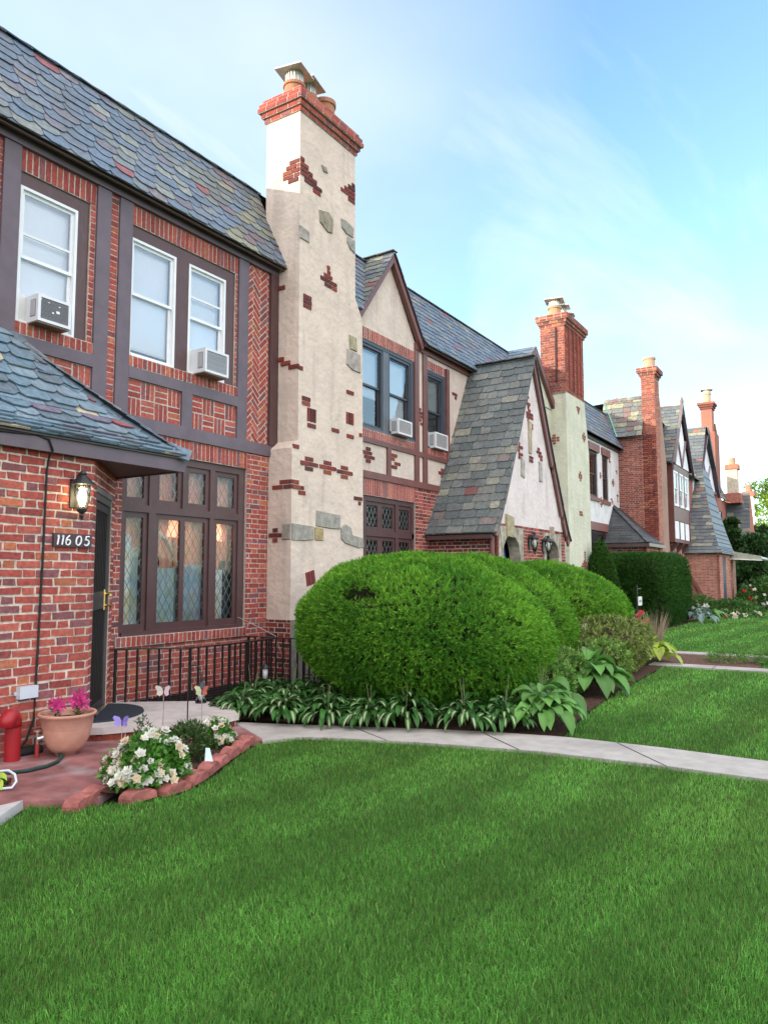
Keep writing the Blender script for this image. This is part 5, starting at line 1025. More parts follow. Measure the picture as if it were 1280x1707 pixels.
# railing round the area-way and its black grate
rl = thing('railing', 'low black iron railing between the stoop and the leaded window', 'railing', (6.2, -.6, .1))
def rail_run(pl, n, zt=.72, zb=.10):
    for p, q in zip(pl[:-1], pl[1:]):
        r_ = MB(); r_.bar((*p, zt), (*q, zt), .035, .014, (.015, .015, .016)); r_.bar((*p, zb+.03), (*q, zb+.03), .025, .012, (.015, .015, .016)); r_.build('rail', IRON, rl)
        L_ = math.dist(p, q); m = max(2, int(round(L_/.112)))
        for k in range(m):
            t_ = (k+.5)/m; x, y = lerp(p[0], q[0], t_), lerp(p[1], q[1], t_); b = MB(); w_ = .009 if k else .013; b.box(x-w_, x+w_, y-w_, y+w_, zb-.08, zt-.007, (.015, .015, .016)); b.build('baluster', IRON, rl)
rail_run([(5.33, -.06), (5.9, -.62), (6.45, -.70), (7.40, -.60)], 0); rail_run([(7.45, -.06), (7.52, -.95)], 0); rail_run([(7.52, -.95), (8.25, -1.0)], 0)
gt = MB(); gt.prism([(5.44, -.02), (7.86, -.02), (7.86, -1.0), (6.03, -1.12), (5.94, -.77)], GF, .04, .10, (.012, .012, .013))
for k in range(26): x = 5.5+k*.095; gt.bar((x, -.03, .112), (x+.05, -.74, .112), .02, .02, (.02, .02, .022))
o = gt.build('grate', IRON, None, loc=(6.6, -.5, .05)); tag(o, 'black metal grate over the area way under the leaded window', 'grate')
# shepherd hook with hanging lantern, solar lantern, butterfly stakes, plant tag
hk = thing('garden_hook', 'thin black shepherd hook standing in the flower bed by the stoop', 'garden hook', (4.80, -1.84, .05))
hx_, hy_ = 4.80, -1.84; e = Vector((rt.x, rt.y, 0)).normalized()
b = MB(); b.tube([(hx_, hy_, .05), (hx_, hy_, .66)]+[(hx_+e.x*(.055-.055*math.cos(a)), hy_+e.y*(.055-.055*math.cos(a)), .66+.06*math.sin(a)) for a in np.linspace(.2, math.pi*1.05, 9)], .006, (.012, .012, .012), 6); b.build('hook', IRON, hk)
lx, ly, lz = hx_+e.x*.118, hy_+e.y*.118, .50
hl = thing('hanging_lantern', 'small black lantern hanging from the shepherd hook', 'lantern', (lx, ly, lz-.12)); b = MB(); b.lathe((lx, ly, lz), [(.075, 0), (.07, .012), (.03, .05), (.012, .07), (.012, .1), (.004, .15)], (.015, .015, .016), 16); b.lathe((lx, ly, lz), [(.05, -.115), (.05, -.1)], (.015, .015, .016), 14)
b.build('cap', IRON, hl); b = MB(); b.lathe((lx, ly, lz), [(.042, -.1), (.042, .0)], (.5, .5, .42), 14); b.build('glass_shade', GLASS, hl, True); b = MB(); b.lathe((lx, ly, lz), [(.014, -.1), (.014, -.04)], (.8, .78, .7), 8); b.build('candle', PLASTIC, hl)
sx_, sy_ = 6.95, -.86
so_ = thing('solar_light', 'black solar lantern on a stake among the hostas', 'lantern', (sx_, sy_, .02)); b = MB(); b.lathe((sx_, sy_, .40), [(.055, 0), (.05, .015), (.02, .045), (.008, .07)], (.015, .015, .016), 12); b.lathe((sx_, sy_, .40), [(.03, -.13), (.035, -.115)], (.015, .015, .016), 12); b.tube([(sx_, sy_, .02), (sx_, sy_, .27)], .008, (.015, .015, .016), 6); b.build('post', IRON, so_); b = MB(); b.lathe((sx_, sy_, .40), [(.03, -.115), (.034, 0)], (.7, .72, .7), 12); b.build('glass_shade', PLASTIC, so_, True)
def butterfly(x, y, h, cols, label, s=1.0):
    o = thing('butterfly_stake', label, 'garden ornament', (x, y, .05), 'butterfly stakes'); b = MB(); b.tube([(x, y, .05), (x, y, h)], .0035, (.55, .5, .45), 5); b.tube([(x, y, h-.03), (x, y, h+.03)], .006, (.05, .04, .05), 6); b.build('stake', METAL, o)
    wg = MB(); f = Vector((-fw.x, -fw.y, 0)).normalized()
    for sg, c in ((1, cols[0]), (-1, cols[1])):
        base = Vector((x, y, h)); oo = e*sg
        for pts in ([(0, 0), (.02, .045), (.055, .06), (.068, .045), (.05, .01)], [(0, 0), (.05, .01), (.055, -.02), (.03, -.035), (.008, -.02)]):
            v_ = [base+oo*a*s+Vector((0, 0, b_*s))+f*(a*.5*s) for a, b_ in pts]; v2 = [p+f*.002 for p in v_]; cc = jit(c, .15); wg.face(v_, cc); wg.face(v2[::-1], cc)
    wg.build('wings', PETAL, o)
butterfly(4.19, -1.72, .30, ((.36, .30, .75), (.42, .36, .80)), 'lilac butterfly stake above the white roses'); butterfly(4.60, -1.75, .50, ((.75, .60, .66), (.72, .66, .60)), 'pale pink butterfly stake in front of the doormat'); butterfly(4.70, -2.12, .52, ((.72, .22, .18), (.65, .68, .42)), 'red and yellow butterfly stake in front of the hanging lantern', .9)
tg = MB(); tg.prism([(4.26, .05), (4.36, .03), (4.33, .17), (4.29, .18)], Frame((0, -2.62, 0), (1, -.0, 0), (0, .15, 1)), 0, .004, (.62, .76, .80), back=True); o = tg.build('plant_tag', PLASTIC, None, loc=(4.3, -2.61, .05)); tag(o, 'white plant tag leaning in the mulch beside the brick coloured edging', 'plant tag')
# scalloped edging blocks
BLK = [(3.20, -2.60), (3.37, -2.52), (3.50, -2.80), (3.76, -2.86), (4.03, -2.79), (4.27, -2.68), (4.50, -2.57), (4.73, -2.46), (4.95, -2.37), (5.14, -2.27), (5.09, -2.08)]
LBL = ['leftmost red edging block, half sunk where patio meets lawn', 'red edging block lying back behind the leftmost one', 'red edging block under the left end of the white roses', 'broad red edging block in front of the white roses', 'red edging block below the white plant tag, nearest the lawn bulge', 'red edging block just right of the white plant tag', 'red edging block in the middle of the curved row', 'red edging block beside the bare mulch', 'red edging block second from the path end of the row', 'squared red edging block ending the row at the path', 'red edging block set back beside the stoop path']
for k, (x, y) in enumerate(BLK):
    nx = BLK[min(k+1, 9)] if k > 1 and k < 10 else (x+.2, y+.1); pv = BLK[k-1] if 2 < k < 10 else (x-.2, y-.05); dv = Vector((nx[0]-pv[0], nx[1]-pv[1], 0)).normalized()
    ff = Frame((x, y, 0), dv, (0, 0, 1)); hw_ = .128; n = 8; top = [(hw_*math.cos(math.pi*j/n), .035+.05*math.sin(math.pi*j/n)) for j in range(n+1)]
    b = MB(); b.prism([(-hw_, 0), (hw_, 0)]+top, ff, -.07, .03, jit((.33, .115, .10), .1), 0, .012, back=True); o = b.build('edging_block', CAST, None, loc=(x, y, 0)); tag(o, LBL[k], 'edging block', 'scalloped edging blocks')
# cable lines by the chimney
b = MB(); b.tube([(7.34, -.02, .98), (7.42, -.3, .86), (7.52, -.52, .74), (7.56, -.6, .5), (7.58, -.7, .1)], .0045, (.4, .36, .32), 6); o = b.build('cord', RUBBER, None, True, loc=(7.5, -.5, .1)); tag(o, 'pale cord hanging from the window corner down behind the railing', 'cord')
# small sign by the far hedge
sg = thing('garden_sign', 'small white hanging sign on a dark stake before the clipped hedge', 'sign', (19.2, -2.3, 0)); b = MB(); b.bar((19.1, -2.3, 0), (19.1, -2.3, 1.3), .03, .03, (.02, .02, .02)); b.bar((19.1, -2.3, 1.2), (19.5, -2.3, 1.2), .02, .02, (.02, .02, .02)); b.build('stake', IRON, sg); b = MB(); b.box(19.2, 19.55, -2.31, -2.29, .78, 1.0, (.7, .7, .68)); b.box(19.27, 19.47, -2.316, -2.31, .86, .92, (.25, .25, .25)); b.build('panel', PLASTIC, sg)
# tray and plant at the left edge
trx = thing('solar_spotlight', 'clear rimmed garden spotlight lying on the patio edge', 'garden light', (3.22, -1.85, .04)); b = MB(); b.tube([(3.05, -1.76, .05), (3.07, -1.88, .045), (3.11, -1.93, .05), (3.16, -1.90, .075), (3.185, -1.84, .11), (3.18, -1.77, .13), (3.14, -1.71, .125), (3.09, -1.70, .09), (3.05, -1.76, .05)], .009, (.55, .62, .70), 8); b.build('rim', PLASTIC, trx, True); b = MB(); b.tube([(3.06, -1.70, .09), (3.15, -1.84, .07)], .024, (.02, .02, .02), 10); b.build('body', PLASTIC, trx); b = MB(); b.face([(3.055, -1.76, .055), (3.075, -1.88, .05), (3.16, -1.9, .08), (3.18, -1.78, .125), (3.1, -1.71, .1)], (.8, .85, .9)); b.build('lens', GLASS, trx)

# ------------------------------------------------------------ planting
def lump(U, seed, f=2.2, n=9):
    g = np.random.default_rng(seed); a = g.normal(size=(n, 3))*f; ph = g.uniform(0, 6.28, n); return np.sin(U@a.T+ph).mean(1)
def shrub(name, label, cat, c, r, n=12000, leaf=(.05, .012), cols=((.05, .15, .02), (.09, .24, .03)), amp=.10, flat_=.35, seed=1, mat_=None, per=6, group=None, stem=True, upb=.35, core=(.024, .026, .012), square=2.0, shell=.86, droop=0.0, gaps=-.26, shear=0.0):
    """clipped shrub: core + shoots of small leaves through the outer shell"""
    o = thing(name, label, cat, (c[0], c[1], 0), group); U = randdir(n); c = np.array(c); r = np.array(r)
    def surf(U):
        s = (np.abs(U)**square).sum(1, keepdims=True)**(-1/square); rad = s*(1+amp*lump(U, seed, 2.4)[:, None]+amp*.5*lump(U, seed+1, 7)[:, None]); Q = U*rad*r
        low_ = Q[:, 2] < -flat_*r[2]; Q[low_, 2] = -flat_*r[2]+(Q[low_, 2]+flat_*r[2])*.15; Q[:, 0] -= shear*rt.x*Q[:, 2]; Q[:, 1] -= shear*rt.y*Q[:, 2]; return Q
    dep = np.where(RNG.random(n) < .68, RNG.uniform(.97, 1.015, n), RNG.uniform(shell, .97, n))[:, None]
    Q = surf(U)*dep; Nn = unit(U/r); P0 = c+Q; keep = (P0[:, 2] > .03) & ~((lump(U, seed+9, 11, 14) < gaps) & (RNG.random(n) < .75)) & ~((lump(U, seed+20, 4.5, 12) < -.44) & (RNG.random(n) < .8)); P0, Nn, dep = P0[keep], Nn[keep], dep[keep]; m = len(P0)
    sd = unit(Nn+np.array([0, 0, upb])+RNG.normal(size=(m, 3))*.55)             # shoot direction
    tv = np.clip(lump(unit(P0-c), seed+5, 4)*.7+lump(unit(P0-c), seed+6, 14)*.5+.5+RNG.normal(size=m)*.25, 0, 1)[:, None]
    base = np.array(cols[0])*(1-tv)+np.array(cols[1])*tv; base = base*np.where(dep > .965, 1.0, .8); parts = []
    for k in range(per):
        a = unit(np.cross(sd, randdir(m))); t_ = (k+.5)/per; Lk = leaf[0]*RNG.uniform(.65, 1.25, m)
        Dk = unit(sd*(.45+.7*t_)+a*(.75-.3*t_)+np.array([0, 0, -droop])); P = P0+sd*(leaf[0]*.9*t_)[..., None] if False else P0+sd*(leaf[0]*.9*t_)
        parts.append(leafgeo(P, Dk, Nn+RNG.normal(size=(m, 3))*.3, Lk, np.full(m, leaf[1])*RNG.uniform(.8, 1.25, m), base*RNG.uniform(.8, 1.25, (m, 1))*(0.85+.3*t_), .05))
    ns = int(m*.012) if per > 5 else 0      # stray shoots the shears missed
    if ns:
        ii = RNG.integers(0, m, ns); sp_ = unit(Nn[ii]+np.array([0, 0, .5])+RNG.normal(size=(ns, 3))*.5); ll = RNG.uniform(.05, .13, ns)[:, None]
        for k in range(8):
            q_ = k/8; a = unit(np.cross(sp_, randdir(ns))); parts.append(leafgeo(P0[ii]+sp_*ll*q_, a+sp_*.7, Nn[ii]+RNG.normal(size=(ns, 3))*.2, np.full(ns, leaf[0]*.8*(1-.5*q_)), np.full(ns, leaf[1]), base[ii]*1.1, .05))
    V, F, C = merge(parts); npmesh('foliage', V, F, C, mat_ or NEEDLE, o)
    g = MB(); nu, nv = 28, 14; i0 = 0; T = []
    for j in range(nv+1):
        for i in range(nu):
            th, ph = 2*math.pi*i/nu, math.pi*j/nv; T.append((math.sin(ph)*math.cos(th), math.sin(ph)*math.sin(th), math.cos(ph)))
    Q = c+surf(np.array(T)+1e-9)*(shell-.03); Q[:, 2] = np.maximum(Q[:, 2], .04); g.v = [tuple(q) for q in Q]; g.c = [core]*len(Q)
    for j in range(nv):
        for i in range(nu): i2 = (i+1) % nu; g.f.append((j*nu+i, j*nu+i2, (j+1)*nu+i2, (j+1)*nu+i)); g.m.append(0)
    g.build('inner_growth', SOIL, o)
    if stem:
        s = MB()
        for k in range(5):
            a = k*1.3+seed; s.tube([(c[0]+.12*math.cos(a), c[1]+.12*math.sin(a), 0), (c[0]+r[0]*.35*math.cos(a), c[1]+r[1]*.35*math.sin(a), c[2]-r[2]*flat_*.4)], .03, (.07, .05, .04), 7)
        s.build('stem', BARK, o)
    return o
YEW = ((.055, .19, .018), (.19, .42, .04))
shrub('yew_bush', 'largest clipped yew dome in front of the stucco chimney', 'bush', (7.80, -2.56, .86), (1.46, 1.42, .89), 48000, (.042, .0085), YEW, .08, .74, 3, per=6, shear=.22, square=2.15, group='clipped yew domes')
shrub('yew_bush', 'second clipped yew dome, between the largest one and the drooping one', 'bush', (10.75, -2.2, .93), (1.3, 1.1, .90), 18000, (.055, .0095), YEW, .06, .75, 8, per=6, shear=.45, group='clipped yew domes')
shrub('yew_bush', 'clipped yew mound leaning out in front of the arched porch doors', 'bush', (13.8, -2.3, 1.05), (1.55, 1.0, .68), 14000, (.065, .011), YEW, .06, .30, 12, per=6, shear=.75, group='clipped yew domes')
shrub('hedge', 'dark boxy clipped hedge beside the far lawn', 'hedge', (24.6, -1.25, 1.08), (2.2, .98, 1.06), 20000, (.09, .022), ((.022, .07, .012), (.04, .115, .018)), .03, .95, 21, per=5, square=7.0)
shrub('conifer', 'small pointed conifer against the pale stucco chimney', 'tree', (20.7, -.95, 1.25), (.42, .42, 1.25), 3500, (.08, .018), ((.03, .09, .015), (.05, .13, .02)), .02, .98, 31, per=5, square=1.25)
shrub('azalea', 'bronze tinted azalea behind the big leaved hosta', 'bush', (12.3, -3.45, .38), (1.05, .65, .45), 2600, (.055, .022), ((.11, .15, .03), (.21, .27, .06)), .25, .8, 41, LEAF, 5, shell=.6, core=(.05, .03, .02))
shrub('azalea', 'low olive azalea beside the largest yew', 'bush', (9.5, -3.6, .26), (.42, .35, .28), 900, (.05, .02), ((.09, .19, .03), (.18, .3, .06)), .25, .8, 43, LEAF, 5, shell=.6, core=(.05, .03, .02))
shrub('azalea', 'bright green azalea between the two groups of plain hostas', 'bush', (8.55, -3.75, .24), (.5, .34, .28), 1100, (.05, .02), ((.08, .2, .03), (.17, .32, .06)), .28, .8, 45, LEAF, 5, shell=.6, core=(.05, .03, .02))
shrub('azalea', 'low yellow green azalea in front of the second yew dome', 'bush', (11.0, -3.75, .26), (.6, .42, .32), 1300, (.05, .02), ((.10, .2, .03), (.2, .33, .06)), .28, .8, 47, LEAF, 5, shell=.6, core=(.05, .03, .02))
HB_ = ('foliage plant', 'hostas along the path')
def hosta(label, x, y, r=.32, h=.28, n=34, L=.24, Wd=.085, kind='var', name='hosta'):
    o = thing(name, label, 'plant', (x, y, 0), 'hostas along the path'); NV, NU = 6, 5; Vs, Fs, Cs = [], [], []; k0 = 0
    g = {'var': ((.03, .115, .018), (.50, .56, .34)), 'green': ((.095, .235, .045), (.12, .28, .055)), 'lime': ((.30, .40, .05), (.40, .50, .08)), 'blue': ((.20, .28, .26), (.26, .34, .30))}[kind]
    for i in range(n):
        a = i*2.399+random.uniform(-.3, .3); t_ = math.sqrt((i+.5)/n); r0 = r*.12*t_; el0 = lerp(1.25, .55, t_)+random.uniform(-.15, .15); ln = L*random.uniform(.8, 1.2)*lerp(.85, 1.15, t_); wd = Wd*random.uniform(.8, 1.2); tw = random.uniform(-.5, .5)
        p = np.array([x+r0*math.cos(a), y+r0*math.sin(a), .02]); dh = np.array([math.cos(a), math.sin(a), 0]); sd = np.array([-math.sin(a), math.cos(a), 0]); el = el0
        stalk = r*random.uniform(.35, .75)*t_+.03; p = p+dh*stalk*math.cos(el)*.9+np.array([0, 0, h*lerp(.95, .45, t_)*random.uniform(.7, 1.1)]); green = np.array(g[0])*random.uniform(.7, 1.35)
        for v in range(NV):
            s = v/(NV-1); w_ = wd*(math.sin(math.pi*min(1, s*.92+.06))**.75)*(1 if s < .98 else .05)
            for u in range(NU):
                q = (u/(NU-1)-.5)*2; pos = p+sd*(q*w_/2)+np.array([0, 0, abs(q)*w_*.22])+dh*0; pos = pos+np.array([0, 0, q*w_*.3*tw]); Vs.append(pos)
                if kind == 'var': c = np.array(g[1]) if abs(q) < .3 and .1 < s < .9 and (i % 2) else green
                else: c = green*(1.15 if abs(q) < .5 else 1)
                Cs.append(c)
            el -= random.uniform(.28, .42)*(1.0 if kind == 'var' else 1.05); p = p+(dh*math.cos(el)+np.array([0, 0, math.sin(el)]))*ln/(NV-1)
        for v in range(NV-1):
            for u in range(NU-1): b_ = k0+v*NU+u; Fs.append((b_, b_+1, b_+NU+1, b_+NU))
        k0 += NV*NU
    Vn = np.array(Vs); Vn[:, 2] = np.maximum(Vn[:, 2], .012)
    f = npmesh('leaves', Vn, [np.array(Fs)], np.array(Cs), LEAF, o); f.data.polygons.foreach_set('use_smooth', np.ones(len(Fs), bool))
    s = MB()
    for k in range(random.choice((1, 2, 3)) if kind != 'lime' else 0):
        a = random.uniform(0, 6.28); hh = h*random.uniform(1.3, 1.9); s.tube([(x, y, .05), (x+.03*math.cos(a), y+.03*math.sin(a), hh*.6), (x+.06*math.cos(a), y+.06*math.sin(a), hh)], [.004, .0035, .003], (.22, .24, .13), 5)
    if s.v: s.build('flower_stalk', LEAF, o)
    return o
HV = [(6.02, -1.35, 'variegated hosta at the stoop corner, first of the row'), (6.42, -1.15, 'variegated hosta against the black grate'), (6.85, -1.05, 'variegated hosta behind the solar lantern'), (6.12, -1.85, 'variegated hosta at the path edge second from the stoop'), (6.55, -1.6, 'variegated hosta filling the row behind the path edge, near the stoop'), (6.28, -2.3, 'variegated hosta at the path edge third from the stoop'), (6.75, -2.05, 'variegated hosta tucked under the near side of the largest yew'), (6.42, -2.75, 'variegated hosta at the path edge with the longest pale stalk'), (7.15, -1.5, 'variegated hosta nearest the railing end'), (6.78, -2.5, 'variegated hosta half hidden beneath the largest yew'), (6.58, -3.05, 'variegated hosta beside the dark gap in the row')]
for k, (x, y, l) in enumerate(HV): hosta(l, x, y, .42, random.uniform(.27, .36), 110, .18, .058)
hosta('first variegated hosta beyond the dark gap under the yew', 6.78, -3.62, .42, .30, 105, .18, .058); hosta('variegated hosta crowded against the large plain leaved hosta', 6.98, -3.95, .42, .30, 105, .18, .058)
hosta('large plain green hosta bulging over the path', 7.22, -4.22, .46, .38, 84, .235, .115, 'green'); hosta('plain green hosta behind the large one at the lawn corner', 7.75, -4.05, .40, .40, 30, .30, .15, 'green')
hosta('broad leaved green hosta halfway along the second lawn', 9.7, -3.95, .46, .44, 40, .38, .2, 'green'); hosta('broad leaved green hosta beside the olive azalea', 10.2, -3.75, .42, .42, 30, .36, .19, 'green')
hosta('lime yellow hosta at the far end of the second lawn', 13.6, -3.85, .45, .40, 30, .36, .18, 'lime'); hosta('smaller lime yellow hosta beside the dry ornamental grass', 14.0, -3.55, .4, .38, 24, .32, .16, 'lime')
hosta('blue grey hosta at the foot of the dark hedge', 26.2, -2.55, .5, .4, 26, .36, .2, 'blue'); hosta('bright green hosta beside the blue grey one', 27.2, -2.6, .5, .42, 24, .36, .16, 'green')
hosta('lime green foliage plant by the spotlight on the patio edge', 3.03, -1.74, .11, .13, 16, .11, .065, 'lime', 'foliage_plant')
def rosebush(label, x, y, r, h, nl, nf, name='rose_bush', cols=((.05, .17, .02), (.11, .30, .04)), fcols=((.80, .79, .72), (.78, .66, .48)), fs=.032, leaf=(.05, .03), z0=.05, lean=0):
    o = thing(name, label, 'flower bush', (x, y, z0)); n = nl; U = randdir(n); U[:, 2] = np.abs(U[:, 2]); rad = RNG.uniform(.35, 1.0, n)**.5*(1+.30*lump(U, int(x*100) % 97, 3.0)); P = np.array([x, y, z0+.03])+U*rad[:, None]*np.array([r, r*.8, h])
    t_ = RNG.random((n, 1)); C = np.array(cols[0])*(1-t_)+np.array(cols[1])*t_; D = unit(U+RNG.normal(size=(n, 3))*.7); V, F, Cc_ = merge([leafgeo(P, D, randdir(n)+np.array([0, 0, 1.2]), leaf[0]*RNG.uniform(.7, 1.3, n), np.full(n, leaf[1]), C, .08)])
    npmesh('foliage', V, F, Cc_, LEAF, o)
    s = MB()
    for k in range(9):
        a = k*.7; s.tube([(x, y, z0), (x+r*.4*math.cos(a), y+r*.35*math.sin(a), z0+h*.45), (x+r*.75*math.cos(a), y+r*.6*math.sin(a), z0+h*.75)], [.006, .005, .003], (.10, .12, .05), 5)
    s.build('stem', BARK, o)
    if nf:
        U = randdir(nf*3); U = U[U[:, 2] > -.05][:nf]; m = len(U); cl = lump(U, 5, 3)
        P = np.array([x, y, z0+.05])+U*(RNG.uniform(.82, 1.08, m)+.26*lump(U, int(x*100) % 97, 3.0))[:, None]*np.array([r, r*.8, h]); parts = []
        ax = unit(U+np.array([-.25, -.3, .35])+RNG.normal(size=(m, 3))*.25); e1 = unit(np.cross(ax, randdir(m))); e2 = np.cross(ax, e1); col = np.where(RNG.random((m, 1)) < .72, np.array(fcols[0]), np.array(fcols[1]))*RNG.uniform(.85, 1.05, (m, 1)); sz = fs*RNG.uniform(.75, 1.25, m)
        for ring, (k_, el, ml) in enumerate(((5, .25, 1.0), (5, .75, .72), (3, 1.6, .5))):
            for s_ in range(k_):
                th = 2*math.pi*(s_+.5*ring)/k_; D = unit(e1*math.cos(th)+e2*math.sin(th)+ax*el); parts.append(leafgeo(P+ax*.004*ring, D, ax, sz*ml, sz*.95*ml, col*RNG.uniform(.92, 1.04, (m, 1)), -.10))
        V, F, C = merge(parts); npmesh('blossom', V, F, C, PETAL, o)
    return o
rosebush('bush thick with white and cream roses inside the curved edging', 3.72, -2.60, .33, .27, 2400, 130, fs=.037)
rosebush('small cream rose bush at the stoop end of the edging', 4.78, -2.22, .16, .20, 420, 46, fs=.031)
rosebush('bushy green peony foliage between the two rose bushes', 4.32, -2.33, .22, .27, 1500, 0, name='peony', cols=((.035, .085, .02), (.075, .13, .035)), leaf=(.05, .016))
rosebush('thin leafy sprig behind the white roses', 4.30, -1.86, .09, .24, 260, 0, name='peony', cols=((.04, .09, .03), (.08, .13, .05)), leaf=(.045, .013))
# dry ornamental grass with red bloom
og = thing('ornamental_grass', 'dry straw coloured ornamental grass tuft beyond the second lawn', 'grass tuft', (15.3, -3.45, 0)); n = 260; a = RNG.uniform(0, 6.28, n); P = np.stack([15.3+.12*np.cos(a), -3.45+.12*np.sin(a), np.full(n, .02)], 1); V, F, C = merge([leafgeo(P, np.stack([.28*np.cos(a), .28*np.sin(a), np.ones(n)], 1)+RNG.normal(size=(n, 3))*.08, randdir(n), RNG.uniform(.55, .95, n), np.full(n, .012), np.array([.36, .29, .19])*RNG.uniform(.7, 1.2, (n, 1)))]); npmesh('blades', V, F, C, LEAF, og)
rosebush('red rose bush behind the dry ornamental grass', 16.2, -3.1, .3, .75, 500, 14, fcols=((.62, .03, .05), (.7, .06, .1)), fs=.09, z0=.0, leaf=(.07, .035))
rosebush('low bright green mound by the second walk', 14.55, -4.95, .45, .2, 900, 0, name='ground_cover', cols=((.08, .2, .03), (.14, .3, .05)), leaf=(.08, .012), z0=0); rosebush('bright green grass clump at the right between the two far walks', 14.6, -5.75, .5, .3, 1500, 0, name='ground_cover', cols=((.08, .2, .03), (.14, .3, .05)), leaf=(.1, .012), z0=0)
for (x, y, r, h, n, nf, l, fc, nm) in ((29.5, -2.0, .8, .75, 1400, 26, 'white and pink flowering bush at the corner of the far brick porch', ((.8, .78, .76), (.7, .25, .4)), 'flower_bush'), (32.5, -2.6, 1.5, .55, 2400, 0, 'low soft green shrub before the far brick porch', None, 'shrub'), (30.5, -3.0, 1.3, .18, 500, 24, 'strip of small cream and red flowers on the far lawn edge', ((.75, .7, .55), (.6, .1, .1)), 'flower_bush'),
        (38.2, -3.15, 1.2, 1.45, 3800, 30, 'big rose bush with white blooms under the awning', ((.82, .8, .76), (.75, .7, .62)), 'rose_bush'), (36.0, -2.75, .5, 1.0, 900, 5, 'upright bush with one red bloom beside the far door', ((.68, .03, .03), (.68, .03, .03)), 'rose_bush'), (41.5, -3.5, 1.4, 1.5, 3000, 26, 'rose bush with white blooms at the right edge', ((.82, .8, .76), (.75, .7, .62)), 'rose_bush')):
    rosebush(l, x, y, r, h, n, nf, nm, ((.035, .10, .02), (.08, .19, .035)), fc or ((1, 1, 1), (1, 1, 1)), .11 if nf < 40 else .06, (.14, .07), 0.0)
def tree(label, x, y, h, r, n=6000, cols=((.02, .06, .012), (.05, .12, .02)), trunk=.14, z0=.8, name='tree', lf=.28, seed=1):
    o = thing(name, label, 'tree', (x, y, 0), 'trees and tall shrubs at the far end'); g = np.random.default_rng(seed); s = MB(); s.tube([(x, y, 0), (x+.1, y, h*.35), (x-.05, y+.1, h*.7)], [trunk, trunk*.7, trunk*.25], (.09, .07, .05), 8); ctr = []
    for k in range(16):
        a = k*2.4; zz_ = z0+(h-z0)*((k+.7)/16.5); rr = r*math.sin(math.pi*min(.95, .18+.78*(zz_-z0)/(h-z0)))**.8*g.uniform(.45, .8); c_ = (x+rr*math.cos(a), y+rr*math.sin(a), zz_); ctr.append((c_, r*g.uniform(.28, .5))); s.tube([(x, y, max(.2, zz_-h*.18)), c_], [trunk*.35, .02], (.09, .07, .05), 5)
    s.build('trunk', BARK, o); parts = []
    for c_, rr in ctr:
        m = n//len(ctr); U = randdir(m); rad = RNG.uniform(.2, 1, m)**.45*rr*(1+.25*lump(U, seed+int(rr*1000), 3)); P = np.array(c_)+U*rad[:, None]*np.array([1, 1, .75]); P[:, 2] = np.maximum(P[:, 2], .1); t_ = RNG.random((m, 1)); tone = g.uniform(.75, 1.25)
        parts.append(leafgeo(P, U*.6+RNG.normal(size=(m, 3)), randdir(m)+np.array([0, 0, 1.]), lf*RNG.uniform(.6, 1.3, m), np.full(m, lf*.55), (np.array(cols[0])*(1-t_)+np.array(cols[1])*t_)*tone, .06))
    V, F, C = merge(parts); npmesh('crown', V, F, C, LEAF, o)
    return o
DK = ((.018, .055, .014), (.042, .10, .022)); BRT = ((.10, .20, .02), (.22, .34, .03))
for k, a in enumerate(((46.4, -.85, 4.7, .9, 'dark slender tree against the distant brick house', DK), (48.5, -1.7, 3.7, 1.3, 'dark rounded tree directly above the pale awning', DK), (50, -2.75, 3.6, 1.5, 'dark shrubby tree beyond the outer end of the awning', DK), (57, -1.1, 4.7, 1.7, 'deep green tree under the white rendered chimney', DK), (76, -.4, 10.4, 3.0, 'sunlit yellow green tree at the right edge', BRT), (42.5, -2.4, 2.2, 1.1, 'deep green bush in the shade beneath the awning', DK), (60, -2.4, 5.0, 2.2, 'mid green tree at the right edge below the sunlit one', ((.03, .08, .015), (.07, .15, .03))), (46, -3.6, 2.0, 1.5, 'low dark shrub at the right edge of the far lawn', DK), (84, -3, 9, 3.6, 'pale hazy tree farthest down the row', ((.05, .11, .02), (.10, .19, .04))))):
    tree(a[4], a[0], a[1], a[2], a[3], 7000, a[5], seed=k+3)

# ------------------------------------------------------------ grass blades on the lawns (one uncountable mass)
def inside(P, polys):
    ok = np.zeros(len(P), bool)
    for pg in polys:
        a = sum(pg[i][0]*pg[(i+1) % len(pg)][1]-pg[(i+1) % len(pg)][0]*pg[i][1] for i in range(len(pg))); c = np.zeros(len(P), bool); j = len(pg)-1
        for i in range(len(pg)):
            xi, yi = pg[i]; xj, yj = pg[j]; hit = ((yi > P[:, 1]) != (yj > P[:, 1])) & (P[:, 0] < (xj-xi)*(P[:, 1]-yi)/((yj-yi) or 1e-9)+xi); c ^= hit; j = i
        ok |= c
    return ok
def grass(N_, r0, r1, dens0, name):
    # density falls with the square of the distance, blades widen to keep the cover
    u = RNG.random(N_); r_ = r0*(r1/r0)**u; th = YAW+RNG.uniform(-.86, .82, N_); return np.stack([CAM.x+r_*np.cos(th), CAM.y+r_*np.sin(th)], 1), r_
P, r_ = grass(1150000, 1.6, 42, 0, ''); ok = inside(P, LAWN1+LAWN2+LAWN3+LAWN4); P, r_ = P[ok], r_[ok]; n = len(P)
wsc = np.maximum(1, r_/3.6)
stripe = np.clip(.5+1.6*np.sin(2*math.pi*(P[:, 1]+.10*P[:, 0]+.06*np.sin(P[:, 0]*1.7))/0.95), 0, 1)
pn_ = np.stack([P[:, 0]*.9, P[:, 1]*.9, np.zeros(n)], 1); patch = lump(pn_, 77, 1.3, 14)+.6*lump(pn_, 78, 4.0, 14)
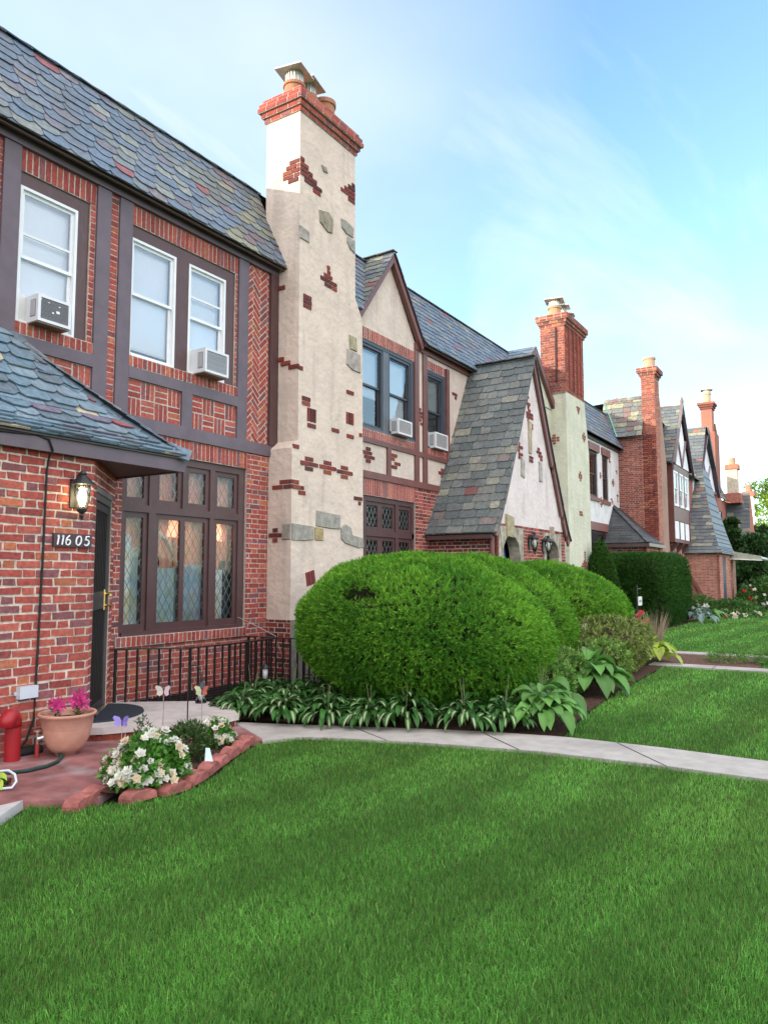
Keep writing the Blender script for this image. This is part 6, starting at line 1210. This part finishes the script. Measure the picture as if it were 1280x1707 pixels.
la = np.where(RNG.random(n) < stripe, math.radians(205), math.radians(25))+RNG.normal(size=n)*1.35; lean = np.abs(RNG.normal(.42, .22, n))
hgt = RNG.uniform(.022, .046, n)*(1+.3*patch); ld_ = np.stack([np.cos(la), np.sin(la), np.zeros(n)], 1); wd = RNG.uniform(.0016, .0030, n)*wsc; ta = RNG.uniform(0, 6.28, n); sd = np.stack([np.cos(ta), np.sin(ta), np.zeros(n)], 1)*wd[:, None]/2
B0 = np.stack([P[:, 0], P[:, 1], np.zeros(n)], 1); M0 = B0+ld_*(lean*.35*hgt)[:, None]+np.array([0, 0, 1.])*(hgt*.6)[:, None]; T0 = B0+ld_*(lean*1.15*hgt)[:, None]+np.array([0, 0, 1.])*(hgt*(1-.25*lean))[:, None]
V = np.empty((n, 5, 3)); V[:, 0] = B0-sd; V[:, 1] = B0+sd; V[:, 2] = M0-sd*.8; V[:, 3] = M0+sd*.8; V[:, 4] = T0
i5 = np.arange(n)*5; Fq = np.stack([i5, i5+1, i5+3, i5+2], 1); Ft = np.stack([i5+2, i5+3, i5+4], 1)
g0, g1, g2 = np.array([.075, .25, .036]), np.array([.21, .45, .095]), np.array([.24, .22, .09]); t_ = np.clip(.5+.42*patch+RNG.normal(size=n)*.34, 0, 1)[:, None]; C = g0*(1-t_)+g1*t_; C = C*(.84+.36*stripe[:, None])*np.clip(1+.30*lump(pn_, 91, .7, 10)+.26*lump(pn_, 92, 3.0, 14)+.22*lump(pn_, 93, 9.0, 14), .5, 1.7)[:, None]*np.exp(RNG.normal(size=n)*.30)[:, None]; C[:, 0] *= 1+.35*np.clip(lump(pn_, 94, 1.6, 12), 0, 1); dry = RNG.random(n) < .035+.04*np.clip(patch, 0, 1); C[dry] = g2*RNG.uniform(.6, 1.1, (dry.sum(), 1)); C = np.repeat(C, 5, axis=0)  # mowing stripes: sheen of bent blades also put into the blade colour
gr = npmesh('grass', V.reshape(-1, 3), [Fq, Ft], C, GRASS); gr['kind'] = 'stuff'
